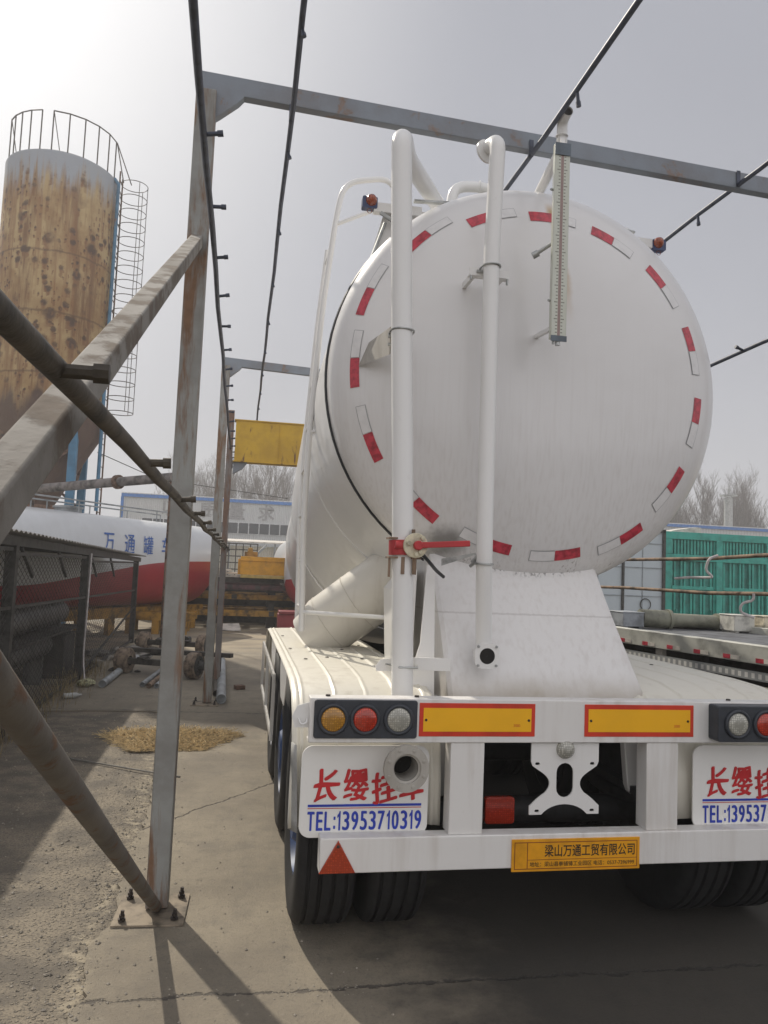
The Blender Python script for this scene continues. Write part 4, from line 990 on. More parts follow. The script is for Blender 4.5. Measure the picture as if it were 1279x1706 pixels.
# conveyor pipe on its stand
P = thing('conveyor_pipe', 'long level grey pipe with a bolted joint crossing in front of the silo legs', 'pipe', (-3.2, 17.2, 0))
m = MB(); m.tube([(-4.85,18.6,3.22),(-1.42,16.0,3.42)], .10, 16); m.build('pipe', plain('conveyor_paint', (.20,.18,.17), .7, .1, .4, 4), P)
m = MB(); dq = Vector((3.43,-2.6,.2)).normalized(); c_ = Vector((-2.63,16.92,3.35)); m.lathe([(.10,-.05),(.15,-.05),(.15,.05),(.10,.05)], c_, dq, 16); m.build('joint', M['rust'], P)
m = MB(); m.tube([(-1.46,16.03,0),(-1.46,16.03,3.35)], .04, 8); m.tube([(-4.7,18.5,0),(-4.7,18.5,3.2)], .05, 8); split_build(m, 'stand', M['rust'], P)

# ------------------------------------------------------------------ wire cage shed on the left
FX = -2.15
K = thing('wire_cage_shed', 'low dark wire mesh cage with a corrugated sheet roof, along the left', 'shed', (FX, 11.4, 0))
ys = [4.2, 7.9, 11.5, 16.9]
rz = lambda y: 1.95-.012*(y-7.5)
for i, y in enumerate(ys):
    m = MB(); m.box(FX-.05, FX+.05, y-.05, y+.05, 0, rz(y)-.08); m.build('post', M['steel_dark'], K)
    m = MB(); m.box(FX-4.0, FX-3.9, y-.05, y+.05, 0, rz(y)-.02); m.build('post', M['steel_dark'], K)
for i in range(3):
    y0, y1 = ys[i]+.05, ys[i+1]-.05; z0, z1 = .06, rz((y0+y1)/2)-.20
    mb = MB(); sp = .15; k = (z1-z0)*2.0; y = y0-k
    while y < y1:
        for s_ in (1, -1):
            a, b = (y, z0), (y+k, z1)
            if s_ < 0: a, b = (y+k, z0), (y, z1)
            (ya, za), (yb, zb) = sorted((a, b))
            if ya < y0: za += (zb-za)*(y0-ya)/(yb-ya); ya = y0
            if yb > y1: zb -= (zb-za)*(yb-y1)/(yb-ya); yb = y1
            if yb-ya > .01: mb.tube([(FX+.002*s_,ya,za),(FX+.002*s_,yb,zb)], .0030, 3, False)
        y += sp
    mb.build('mesh_panel', M['mesh_wire'], K, flat=True)
    m = MB()
    for z in (z0, z1): m.bar((FX+.012,y0,z),(FX+.012,y1,z),.03,.035)
    m.build('frame_rail', M['steel_dark'], K)
m = MB(); m.bar((FX+.03,7.2,1.22),(FX+.03,16.6,1.10),.02,.03); m.build('frame_rail', M['steel_dark'], K)
m = MB(); m.bar((FX+.02,11.6,.10),(FX+.02,16.8,.75),.025,.03); m.build('frame_rail', M['steel_dark'], K)
m = MB(); m.grid(lambda u, v: Vector((FX+.16-4.4*v, 3.9+13.3*u, rz(3.9+13.3*u)-.02+.16*v+.012*math.sin(u*13.3*40))), 340, 2); m.build('roof', painted_steel('shed_roof_sheet', (.33,.32,.31), amt=.6), K, solid=.004)
m = MB(); m.bar((FX+.03,3.9,rz(3.9)-.10),(FX+.03,17.2,rz(17.2)-.10),.05,.09)
for y in (5.5,7.9,9.7,11.5,13.3,15.1,16.9): m.bar((FX+.03,y,rz(y)-.09),(FX-4.1,y,rz(y)+.06),.05,.06)
for y in (8.2,9.8,11.9,13.6): m.bar((FX,y,rz(y)-.15),(FX,y+.5,rz(y)-.45),.03,.03)
m.build('roof_frame', M['steel_dark'], K)
m = MB(); m.box(FX-4.02, FX-3.98, 4, 17, 0, 1.2); m.build('back_panel', M['dark_frame'], K)
m = MB(); m.tube(bend([(FX+.10,11.35,1.78),(FX+.12,11.2,1.0),(FX+.10,11.25,.35),(FX+.16,11.15,.05),(FX+.25,11.1,.015)], .15, 5), .011, 6); tag(m.build('rope', M['cable'], None), 'thin white rope hanging down the corner post of the wire cage', 'rope')
def air_tank(x, y0, y1, z, r, label):
    mb = MB(); mb.lathe([(.0005,0),(r*.6,.03),(r*.92,.12),(r,.2),(r,y1-y0-.2),(r*.92,y1-y0-.12),(r*.6,y1-y0-.03),(.0005,y1-y0)], (x,y0,z), (0,1,0), 32)
    for yy in (y0+.5, y1-.5): mb.box(x-r*.7, x+r*.7, yy-.05, yy+.05, .0 if z < .6 else z-r-.06, z-r*.7)
    tag(mb.build('air_tank', plain('tank_grey', (.10,.095,.088), .5, 0, .3, 4), None, 40), label, 'tank', group='dark tanks inside the cage')
air_tank(FX-.50, 8.9, 12.5, .90, .165, 'upper dark cylindrical tank lying inside the wire cage')
air_tank(FX-.50, 9.0, 11.6, .50, .16, 'lower dark cylindrical tank lying inside the wire cage')
m = MB(); m.box(FX-.8, FX-.2, 8.8, 12.6, .67, .70)
for y in (8.85, 12.55): m.box(FX-.26, FX-.2, y-.03, y+.03, 0, .67); m.box(FX-.8, FX-.74, y-.03, y+.03, 0, .67)
tag(m.build('tank_rack', M['dark_frame'], None), 'dark steel rack carrying the upper tank inside the wire cage', 'rack')
m = MB(); m.box(FX-.70, FX-.25, 11.7, 12.4, .05, .60); m.box(FX-.75, FX-.20, 11.65, 12.45, .0, .05); m.box(FX-.72,FX-.23,11.68,12.42,.60,.615); tag(m.build('crate', M['dark_frame'], None, bevel=.01), 'dark box standing behind the mesh beside the cage corner post', 'crate')

# ------------------------------------------------------------------ tank trailers standing in the yard
def yard_tank(name, label, loc, rz_, L, Rr, zc, text=None, wave=True):
    T = thing(name, label, 'tank trailer', loc, rz_, local=True)
    n = NT('tank_two_tone'); X, Y, Z = n.xyz()
    ln = n.m('ADD', zc-.36, n.m('MULTIPLY', n.m('SINE', n.m('ADD', n.m('MULTIPLY', X, .95), .2)), .17))
    ln = n.m('ADD', ln, n.m('MULTIPLY', n.step(X, .5, 4.8), .62))
    k = n.step(n.m('SUBTRACT', ln, Z), -.004, .004)
    col = n.mix(k, n.mix(n.m('MULTIPLY', n.noise(n.map(n.obj, (1,1,.1)), 5, 5), .5), (.62,.64,.66), (.42,.42,.42)), n.mix(n.noise(n.obj, 2, 4), (.36,.025,.035), (.24,.02,.028)))
    mt = n.fin(col, .35, 0, n.bump(n.noise(n.obj, 1.5, 3), .3, .04), .3)
    mb = MB(); h = L/2
    sec = [(-h,.02),(-h+.10,.55),(-h+.28,.85),(-h+.45,1),(-h*.5,1),(0,1),(h*.5,1),(h-.40,1),(h-.22,.95),(h-.07,.78),(h-.01,.35),(h,.02)]; nn = 64; vs = []; fs = []
    for (x, q) in sec:
        for i in range(nn):
            a = 2*PI*i/nn; c_, s_ = math.cos(a), math.sin(a)
            vs.append((x - (.75*max(0, -s_)*max(0, min(1, (x-h+1.2)/1.2))), -Rr*q*math.copysign(abs(c_)**.55, c_), zc+Rr*q*math.copysign(abs(s_)**.8, s_)*.98))
    for q in range(len(sec)-1):
        for i in range(nn): fs.append((q*nn+i, q*nn+(i+1)%nn, (q+1)*nn+(i+1)%nn, (q+1)*nn+i))
    mb.add(vs, fs); bd = mb.build('tank_body', mt, T, 50)
    mb = MB()
    for s_ in (-1, 1): mb.tube([(-h+.3,s_*.45,zc+Rr+.22),(h-.9,s_*.45,zc+Rr+.22)], .018, 6)
    for i in range(8):
        x = -h+.3+(L-1.2)*i/7
        for s_ in (-1, 1): mb.tube([(x,s_*.45,zc+Rr-.08),(x,s_*.45,zc+Rr+.22)], .015, 6)
    mb.build('guard_rail', M['grey_paint'], T)
    mb = MB(); mb.box(-h+.2, h-.1, -.5, -.36, .38, .62); mb.box(-h+.2, h-.1, .36, .5, .38, .62)
    for i in range(6): x = -h+.6+(L-1.2)*i/5; mb.box(x-.06, x+.06, -.36, .36, .40, .60)
    for x in (-h+.8, -h*.3, h*.3, h-.5):
        mb.box(x-.10, x+.10, -.5, -.38, 0, .38); mb.box(x-.10, x+.10, .38, .5, 0, .38)
    mb.build('support_frame', M['yellow_dark'], T)
    if text:
        tbi = plain('tank_blue_ink', (.04,.12,.40), .5)
        s, x0, wd, hh, v0 = text
        for i, ch in enumerate(s):
            vs, fs = text_geo(ch, hh*.92, hh, .005, .25)
            def fn(a, b, i=i):
                z = v0+b; sn = max(-1, min(1, ((z-zc)/(Rr*.98)))); sn = math.copysign(abs(sn)**(1/.8), sn)
                cs_ = math.sqrt(max(0, 1-sn*sn)); return (x0+i*wd+a, -(Rr*cs_**.55+.014), z)
            vs, fs = cut_h(vs, fs, hh, 12)
            mb = MB(); mb.add([fn(a, b) for a, b in vs], fs); mb.build('lettering', tbi, T, flat=True)
    for i, x in enumerate((-h*.55, h*.1)):
        m2 = MB(); m2.lathe([(.28,-.05),(.28,.12),(.32,.12),(.32,.16),(.0005,.2)], (x,0,zc+Rr-.06), (0,0,1), 20); m2.build('manhole', M['grey_paint'], T)
    return T
ang = math.atan2(5.1, 3.15)
axc = Vector((-.52, 21.05, 0)) + Vector((-math.sin(ang), math.cos(ang), 0))*1.05 - Vector((math.cos(ang), math.sin(ang), 0))*5.0
yard_tank('tank_trailer', 'white tank trailer with red belly and blue characters, behind the wire cage', tuple(axc), ang, 10.4, 1.05, 1.68, ('万通罐车', .50, .66, .43, 1.86))
yard_tank('tank_trailer', 'red and white tank trailer almost wholly hidden behind the big white tank', (2.22, 24.2, 0), PI/2, 9.0, 1.05, 1.66)
m = MB(); m.box(.98, 1.75, 19.2, 19.8, .05, .55); m.box(1.0,1.7,19.15,19.9,.55,.62); m.box(1.02,1.10,19.25,19.35,0,.05); m.box(1.6,1.68,19.6,19.7,0,.05)
tag(m.build('tool_box', painted_steel('red_box_paint', (.22,.02,.03), amt=.6), None, bevel=.015), 'dark red steel box on the ground in front of the hidden red tank', 'box')
# yellow skid
sk = MB(); sk.box(-2.6,-1.0,19.0,19.15,.32,.52); sk.box(-2.6,-1.0,20.0,20.15,.32,.52)
for x in (-2.5,-1.9,-1.25): sk.box(x-.06,x+.06,19.15,20.0,.34,.50); sk.box(x-.08,x+.08,19.0,19.14,0,.32); sk.box(x-.08,x+.08,20.01,20.15,0,.32)
tag(sk.build('skid_frame', M['yellow_dark'], None), 'low dirty yellow steel skid below the red belly of the lettered tank', 'frame')
# ------------------------------------------------------------------ scrap in the aisle
def old_axle(loc, rz_, label):
    A = thing('old_axle', label, 'axle', loc, rz_, group='old axles lying in the aisle', local=True)
    m = MB(); m.bar((-.75,0,.27),(.75,0,.27),.12,.12); m.box(-.45,-.30,-.12,.12,.33,.37); m.box(.30,.45,-.12,.12,.33,.37); m.build('beam', M['dark_frame'], A, bevel=.01)
    for s_ in (-1, 1):
        m = MB(); m.slot(0).lathe([(.10,-.14),(.25,-.12),(.265,-.10),(.265,.02),(.255,.04),(.265,.06),(.265,.09),(.20,.10),(.12,.10)], (s_*.82,0,.27), (s_,0,0), 36)
        m.slot(1).lathe([(.205,.10),(.17,.115),(.10,.12),(.085,.20),(.07,.23),(.0005,.235)], (s_*.82,0,.27), (s_,0,0), 24)
        for k in range(8): a = 2*PI*k/8; m.tube([(s_*.92,.135*math.cos(a),.27+.135*math.sin(a)),(s_*.975,.135*math.cos(a),.27+.135*math.sin(a))], .012, 6)
        m.build('brake_drum', [plain('drum_rust', (.22,.165,.12), .85, 0, .35, 9, .4), M['steel_dark']], A, 40)
    m = MB(); m.tube([(-.5,.1,.35),(-.35,.28,.40),(.2,.30,.42)], .03, 8); m.tube([(.3,.12,.38),(.3,.30,.38)], .07, 12); m.build('brake_gear', M['steel_dark'], A)
    A.scale = (.72,.72,.72); return A
old_axle((-1.12, 12.1, 0), math.radians(-25), 'nearer old axle with a rusty brake drum, behind the near gantry post')
old_axle((-1.15, 15.0, 0), math.radians(-20), 'further old axle with brake drums, next to the second gantry post')
m = MB(); m.bar((-1.75,12.6,.34),(-.05,11.75,.36),.10,.06); m.box(-1.65,-1.55,12.45,12.6,0,.31); m.box(-.30,-.20,11.8,11.92,0,.32)
tag(m.build('steel_bar', M['dark_frame'], None), 'dark flat steel bar lying across the old axles', 'bar')
def lying_pipe(p, q, r, mt, label):
    mb = MB(); p, q = Vector(p), Vector(q); d = q-p; L = d.length
    mb.lathe([(r*.86,.0),(r,.0),(r,L),(r*.86,L),(r*.86,L*.9)], p, d, 18); mb.lathe([(.0005,.05),(r*.86,.05)], p, d, 12); mb.lathe([(r*.86,0),(r*.86,.06)], p, d, 18)
    tag(mb.build('steel_pipe', M[mt], None, 40), label, 'pipe', group='pipes lying on the ground')
lying_pipe((-.14,9.75,.062),(-.22,13.6,.062), .06, 'grey_paint', 'thick grey pipe lying along the foot of the second gantry post')
lying_pipe((-.22,10.3,.042),(-.30,13.0,.042), .04, 'pipe_olive', 'thinner dull pipe between the thick grey pipe and the second post')
lying_pipe((-1.72,10.9,.052),(-1.66,13.9,.052), .05, 'grey_paint', 'grey pipe with a dark end lying beside the wire cage')
lying_pipe((-1.22,11.0,.036),(-1.10,12.7,.036), .034, 'grey_paint', 'left one of three thin pipes lying behind the near post')
lying_pipe((-1.12,10.9,.036),(-1.00,12.6,.036), .034, 'rust_pipe', 'middle one of three thin pipes, rusty, behind the near post')
lying_pipe((-1.02,10.9,.036),(-.90,12.5,.036), .034, 'grey_paint', 'right one of three thin pipes lying behind the near post')
def lump(x, y, z, r, mt, name, label, cat, group=None, sq=.6, sub=2):
    bm = bmesh.new(); bmesh.ops.create_icosphere(bm, subdivisions=sub, radius=r); sx, sy = random.uniform(.8,1.5), random.uniform(.7,1.2)
    for v in bm.verts:
        k = 1+random.uniform(-.22,.22); v.co = Vector((v.co.x*sx*k, v.co.y*sy*k, max(v.co.z*sq*k, -r*.3)+r*.3))
    me = bpy.data.meshes.new(name); bm.to_mesh(me); bm.free(); me.materials.append(mt)
    o = bpy.data.objects.new(name, me); COL.objects.link(o); o.location = (x, y, z); tag(o, label, cat, group); return o
rb = plain('rubble', (.24,.225,.20), .95, 0, .35, 12)
for i in range(16):
    x, y = -1.85+random.gauss(0,.28), 14.6+random.gauss(0,.75)
    lump(x, y, 0, random.uniform(.07,.17), rb, 'rubble_piece', 'grey lump of broken concrete in the heap at the cage end', 'rubble', 'broken concrete heap at the cage end', sub=1)
for i in range(5):
    lump(-1.75+random.gauss(0,.2), 12.9+random.gauss(0,.5), 0, random.uniform(.05,.10), M['dark_frame'], 'scrap_piece', 'dark piece of scrap lying along the foot of the cage', 'scrap', 'dark scrap by the cage', .45, 1)
lump(-1.95, 11.05, 0, .13, plain('crumpled_sheet', (.36,.35,.20), .7, 0, .4, 18), 'plastic_sheet', 'crumpled dirty yellow plastic sheet on the ground by the cage post', 'sheet', None, .4)
m = MB(); m.lathe([(.0005,0),(.03,.004),(.034,.02),(.034,.14),(.028,.17),(.013,.20),(.013,.225),(.0005,.225)], (-2.02,10.0,.035), (.8,.55,0), 18); tag(m.build('bottle', plain('dusty_bottle', (.42,.43,.42), .3), None, 50), 'dusty empty plastic bottle lying by the wire cage', 'bottle')
m = MB(); m.bar((.02,10.9,.03),(.14,10.95,.03),.11,.055); tag(m.build('brick', plain('old_brick', (.16,.09,.06), .9, 0, .3, 20), None, bevel=.006), 'single brown brick lying in the middle of the aisle', 'brick')
m = MB(); m.tube([(-1.34,7.10,-.006),(-.72,6.66,.004),(-.38,6.44,.007)], .007, 7); tag(m.build('steel_rod', plain('rod_steel', (.20,.19,.17), .6, .3), None), 'thin grey rod lying on the concrete left of the near post', 'rod')
m = MB(); m.prism([(-.45,20.4,.02),(.10,20.35,.02),(.05,20.8,.17),(-.36,20.85,.15)], (0,.02,.01)); m.box(-.4,-.05,20.5,20.54,0,.06); tag(m.build('white_sheet', M['pale_board'], None), 'broken white sheet leaning at the end of the aisle', 'sheet')

# ------------------------------------------------------------------ stacked trailer frames and the yellow body at the end of the aisle
def frame(x0, x1, y0, y1, z0, h, mt, label, nx=6):
    F = thing('trailer_frame', label, 'trailer frame', ((x0+x1)/2, y0, z0), group='stacked trailer frames')
    m = MB()
    for y in (y0, (y0+y1)/2, y1-.14): m.box(x0, x1, y, y+.14, z0, z0+h)
    split_build(m, 'rail', M[mt], F)
    m = MB()
    for i in range(nx):
        x = x0+.15+(x1-x0-.3)*i/(nx-1); m.box(x-.05, x+.05, y0+.15, (y0+y1)/2-.01, z0+.02, z0+h*.8); m.box(x-.05, x+.05, (y0+y1)/2+.15, y1-.15, z0+.02, z0+h*.8); m.box(x-.07,x+.07,y0-.03,y0-.002,z0+h*.1,z0+h*.9)
    split_build(m, 'cross_member', M['dark_frame'], F); return F
frame(-2.4, 4.2, 21.2, 23.6, .34, .16, 'yellow_dark', 'lowest dirty yellow trailer frame of the stack, close to the ground', 5)
frame(-2.2, 3.9, 21.4, 23.5, .78, .14, 'yellow_dark', 'yellow brown trailer frame in the middle of the stack', 4)
frame(-2.6, 3.6, 21.1, 23.4, 1.06, .13, 'maroon', 'dark maroon trailer frame high in the stack', 9)
frame(-2.6, 3.8, 21.3, 23.5, 1.26, .10, 'dark_frame', 'topmost dark trailer frame under the yellow truck body', 7)
m = MB()
for x in (-2.0, -.7, .9, 2.6):
    for y in (21.6, 23.1): m.box(x-.12, x+.12, y, y+.2, 0, .34); m.box(x-.08, x+.08, y, y+.16, .50, .78); m.box(x-.1,x+.1,y,y+.2,.92,1.06); m.box(x-.05,x+.05,y,y+.1,1.19,1.26)

for o in split_build(m, 'support_block', M['dark_frame'], None): tag(o, 'dark block holding the stacked trailer frames apart', 'block', 'dark blocks between the stacked frames')
m = MB(); m.box(-3.0, 4.6, 23.7, 23.8, 0, 1.25); tag(m.build('steel_sheet', M['dark_frame'], None), 'dark steel sheet standing behind the stacked frames', 'sheet')
for i, (z, x1, y) in enumerate(((1.375,.05,21.35),(1.455,-.05,21.5),(1.535,-.25,21.42))):
    m = MB(); m.box(-2.6, x1, y, y+.8, z, z+.05)
    for q in range(3): m.box(-2.4+q*.9, -2.3+q*.9, y+.1, y+.7, z-.028, z-.002)
    tag(m.build('board', M['pale_board'], None), ('lowest pale board lying on the stacked frames','middle pale board lying on the stacked frames','topmost short pale board on the stacked frames')[i], 'board', 'pale boards on the frames')
Bd = thing('truck_body', 'bright orange yellow tipper body on top of the stacked frames', 'truck body', (.5, 21.5, 1.38))
m = MB(); m.box(.0, 2.3, 21.0, 21.06, 1.46, 1.95); m.box(.0, .06, 21.06, 22.9, 1.46, 1.95); m.box(2.24, 2.3, 21.06, 22.9, 1.46, 1.95); m.box(.06, 2.24, 21.06, 22.9, 1.46, 1.5); m.box(-.02, 2.32, 20.97, 20.995, 1.83, 1.845)
m.box(-.06,.0,21.1,22.9,1.46,1.88)
m.build('panel', M['yellow'], Bd, bevel=.006)
m = MB(); m.box(.02, 2.28, 20.98, 21.06, 1.375, 1.455)
for i in range(24): x = .06+i*.09; m.box(x, x+.035, 20.965, 20.978, 1.39, 1.44)
m.build('sill', plain('yellow_sill', (.5,.36,.10), .6), Bd)
m = MB(); m.box(.1,.45,21.2,21.5,1.95,2.08); m.lathe([(.0005,.12),(.06,.10),(.08,0)], (.25,21.3,2.08), (0,0,1), 14); m.build('hinge_block', M['yellow_dark'], Bd)

# ------------------------------------------------------------------ warehouse, low shed, rack
def cladding(name, c, sc=3.2, axis='X', d=None):
    n = NT(name); wv = n.wave(n.obj, sc, axis)
    col = n.mix(n.m('MULTIPLY', n.noise(n.map(n.obj, (1,1,.12)), 1.5, 6), .55), c, d or tuple(x*.72 for x in c))
    col = n.mix(n.m('MULTIPLY', n.step(wv, .75, .98), .30), col, tuple(x*.6 for x in c))
    return n.fin(col, .5, 0, n.bump(wv, .8, .04))
WY = 50.0
W = thing('warehouse', 'long pale grey warehouse with a blue eave and big grey wall characters', 'warehouse', (10, WY, 0))
m = MB(); m.box(-7.4, 62, WY, WY+28, 0, 5.70); m.prism([(-7.4,WY+.02,5.68),(-7.4,WY+27.98,5.68),(-7.4,WY+14,7.0)], (69.4,0,0)); m.build('wall', cladding('wall_cladding', (.58,.60,.61), 2.6), W)
m = MB(); m.box(-7.5, 62.1, WY-.12, WY-.002, 5.70, 5.90); m.box(-7.52, -7.36, WY-.10, WY-.003, 0, 5.70); m.build('eave', plain('eave_blue', (.05,.18,.50), .5), W)
m = MB(); m.box(-7.5, 62.1, WY-.14, WY+.2, 5.902, 5.96); m.build('roof_edge', plain('roof_grey', (.6,.62,.64), .5), W)
for i in range(26):
    x = -6.2+i*.66
    m = MB(); m.slot(0).box(x, x+.655, WY-.05, WY-.004, 3.70, 4.44); m.slot(1).box(x+.028, x+.627, WY-.058, WY-.052, 3.735, 4.405)
    m.build('window', [plain('window_frame', (.62,.63,.64), .5) if i == 0 else bpy.data.materials['window_frame'], plain('window_glass', (.03,.038,.05), .2) if i == 0 else bpy.data.materials['window_glass']], W)
WL = plain('wall_letter', (.30,.30,.31), .7)
for ch, x in (('以',-5.05),('质',-2.75),('量',-.95),('求',.95)):
    m = MB(); put_text(m, ch, x, WY-.03, 4.62, 1.05, 1.0, .02); m.build('lettering', WL, W, flat=True)
m = MB()
m.tube([(35.0,WY+.8,5.9),(35.0,WY+.8,8.1)], .30, 16); m.tube([(35.0,WY+.8,8.25),(35.0,WY+.8,8.32)], .62, 16); m.tube([(34.75,WY+.8,8.08),(34.75,WY+.8,8.27)], .03, 6); m.tube([(35.25,WY+.8,8.08),(35.25,WY+.8,8.27)], .03, 6); m.tube([(35.05,WY+.8,8.3),(35.05,WY+.8,8.8)], .10, 8)
m.build('chimney', M['galv'], W)
L_ = thing('low_shed', 'low cream shed with a white roof edge in front of the warehouse', 'shed', (2, 40, 0))
m = MB(); m.box(-2.5, 7, 40, 46, 0, 2.70); m.build('wall', cladding('cream_cladding', (.56,.54,.46), 3), L_)
m = MB(); m.prism([(-3.0,39.6,2.86),(-3.0,46.5,3.2),(-3.0,46.5,3.26),(-3.0,39.6,2.93)], (10.4,0,0)); m.build('roof', M['pale_board'], L_)
m = MB()
for x in (-2.9,-.6,1.7): m.box(x-.05, x+.05, 39.7, 39.8, 0, 2.85)
m.build('roof_post', M['grey_paint'], L_)
m = MB(); R0, R1 = -1.55, .62
for i in range(9): x = R0+(R1-R0)*i/8; m.box(x-.02, x+.02, 30.0, 30.04, 0, 2.55)
for z in (1.3,1.55,1.8,2.05,2.3,2.53): m.box(R0-.02, R1+.02, 29.962, 29.998, z-.02, z+.02)
tag(m.build('grid_rack', M['dark_frame'], None), 'dark steel grid rack standing in front of the cream shed', 'rack')
m = MB(); m.bar((.45,29.6,2.0),(.95,29.7,2.5),.08,.08); m.bar((.6,29.6,0),(.6,29.6,2.2),.10,.10); m.box(.35,.85,29.5,29.7,2.0,2.06); tag(m.build('jib_arm', M['grey_paint'], None), 'short grey jib arm sticking up beside the grid rack', 'jib')

# ------------------------------------------------------------------ right side of the yard
GT = thing('green_trailer', 'teal green high sided trailer with ribbed panels on the right', 'trailer', (13.5, 18, 0))
teal = cladding('teal_paint', (.025,.30,.24), .01); teal2 = plain('teal_rib', (.03,.33,.265), .45, 0, .15, 5); teald = plain('teal_recess', (.02,.20,.165), .55, 0, .2, 5)
def q_(x, y0, y1, z0, z1, w_, mt, nm): m = MB(); m.box(x-w_/2, x+w_/2, y0, y1, z0, z1); return m.build(nm, mt, GT)
x0, x1 = 10.62, 19.5
m = MB(); m.box(x0, x1, 18.10, 20.4, .80, 3.00); m.build('body', teald, GT)
m = MB(); m.box(x0, x1, 18.0, 18.1, 2.83, 3.02); m.box(x0, x1, 18.0, 18.1, 2.28, 2.45); m.box(x0,x1,18.0,18.1,.80,.92)
for i in range(9):
    x = x0+.09+i*1.45
    if x > x1: break
    m.box(x-.09, x+.09, 17.99, 18.1, .92, 2.28); m.box(x-.09,x+.09,17.99,18.1,2.45,2.83)
    m.box(x+.13, x+1.3, 18.03, 18.1, 1.55, 1.64)
m.build('frame', teal2, GT, bevel=.008)
m = MB(); i = 0
x = x0+.22
while x < x1-.1:
    if i % 3 != 2: m.box(x-.026, x+.026, 18.05, 18.1, .93, 2.27)
    m.box(x-.026, x+.026, 18.05, 18.1, 2.46, 2.82); x += .093; i += 1
m.build('rib', teal2, GT)
for i in range(9):
    x = x0+.30+i*.98; m = MB(); m.box(x-.10, x+.16, 17.95, 18.0, .84, .93); m.tube([(x,17.96,.93),(x,17.96,1.05)], .025, 8); m.build('latch', teald, GT)
m = MB(); m.box(x0, x1, 18.3, 20.2, .62, .80)
for xx in (12, 13.3, 14.6): m.lathe([(.25,-.14),(.5,-.14),(.5,.14),(.25,.14),(.0005,.1)], (xx,18.6,.5), (0,1,0), 32)
m.build('chassis', M['dark_frame'], GT)
m = MB(); m.prism([(10.85,18.2,3.003),(11.75,18.2,3.003),(11.75,18.2,3.17),(11.6,18.2,3.18),(10.95,18.2,3.06)], (0,.8,0)); tag(m.build('white_cover', M['pale_board'], None), 'white folded sheet lying on top of the green trailer', 'sheet')
BX = thing('box_container', 'pale blue grey box container left of the green trailer', 'container', (8, 18.8, 0))
m = MB(); m.box(5.6, 10.36, 17.6, 20.0, .35, 3.0); m.build('wall', cladding('container_paint', (.46,.52,.56), .01), BX)
m = MB()
for z in (2.65, 2.05, 1.35, .72): m.box(5.6, 10.36, 17.585, 17.598, z-.012, z+.012)
for x in (8.6, 9.78): m.box(x-.01, x+.01, 17.585, 17.597, .4, 2.98)
m.build('panel_seam', plain('seam_grey', (.25,.28,.30), .5), BX)
m = MB(); m.box(10.30, 10.38, 17.55, 17.584, .35, 3.0); m.box(9.22, 9.28, 17.55, 17.584, .35, 2.94); m.box(5.58,10.38,17.55,17.584,2.94,3.02); m.ring((9.86,17.57,1.15),(0,1,0),.14,.012,20,5)
for x in (5.9, 10.0): m.box(x-.2, x+.2, 17.7, 19.8, 0, .35)
split_build(m, 'corner_post', M['steel_dark'], BX)
# flatbed trailer close on the right
def rail_mat():
    n = NT('perforated_steel'); X, Y, Z = n.xyz()
    a = n.m('LESS_THAN', n.m('FRACT', n.m('MULTIPLY', X, 13.3)), .48); b = n.m('LESS_THAN', n.m('ABSOLUTE', n.m('SUBTRACT', Z, .937)), .022)
    return n.fin(n.mix(n.m('MULTIPLY', a, b), (.30,.31,.31), (.66,.65,.62)), .5)
fa = math.atan2(5.55-8.6, 4.42-3.93); FLo = (3.93, 8.6, 0)
FB = thing('flatbed_trailer', 'grey flatbed trailer with red reflectors along its side beam, right of the tank', 'trailer', FLo, fa, local=True)
# local x runs along the near side towards the camera, local y to the outer side
m = MB(); m.box(-5.0, 6.5, 0, .12, 1.04, 1.20); m.box(-5.0, 6.5, 2.3, 2.42, 1.04, 1.20); m.box(-5.0,-4.88,.125,2.295,1.04,1.2); m.box(6.38,6.5,.125,2.295,1.04,1.2)
m.build('side_beam', plain('beam_beige', (.46,.46,.41), .55, 0, .25, 4), FB, bevel=.006)
m = MB(); m.box(-4.88, 6.38, .125, 2.295, 1.09, 1.12); m.build('deck', plain('deck_dark', (.10,.105,.115), .7, 0, .3, 5), FB)
for i in range(30):
    x = -4.7+i*.37; m = MB(); m.slot(0).box(x, x+.085, -.004, -.001, 1.055, 1.092); m.slot(1).box(x+.087, x+.19, -.004, -.001, 1.055, 1.092); m.build('reflective_tape', [M['tape_red'], M['pale_board']], FB)
m = MB(); m.box(-5.0, 6.5, .02, .05, .90, .975)
m.build('perforated_rail', rail_mat(), FB)
m = MB()
for x in (-4,-2.2,-.4,1.4,3.2,5): m.box(x-.05, x+.05, .06, .11, .55, 1.04)
split_build(m, 'rail_post', M['pale_board'], FB)
m = MB(); m.box(-5, 6.4, .7, .9, .75, 1.08); m.box(-5, 6.4, 1.5, 1.7, .75, 1.08)
for i in range(12): x = -4.7+i*.95; m.box(x-.05,x+.05,.15,2.28,.98,1.085)
m.build('chassis', M['dark_frame'], FB)
for x in (-4.0,-2.7,-1.4):
    for y in (.32, 2.1): m = MB(); m.lathe([(.27,-.13),(.40,-.14),(.48,-.12),(.5,-.09),(.5,.09),(.48,.12),(.40,.14),(.27,.13),(.2,.05),(.0005,.06)], (x,y,.5), (0,1,0), 32); m.build('wheel', M['black_rubber'], FB)
m = MB()
for x in (4.6,): m.box(x-.06,x+.06,.5,.62,.02,1.0); m.box(x-.06,x+.06,1.8,1.92,.02,1.0); m.box(x-.14,x+.14,.42,.70,.0,.02); m.box(x-.14,x+.14,1.72,2.0,.0,.02)
m.build('landing_leg', M['dark_frame'], FB)
def on_deck(x, y): 
    c, s = math.cos(fa), math.sin(fa); return (FLo[0]+x*c-y*s, FLo[1]+x*s+y*c)
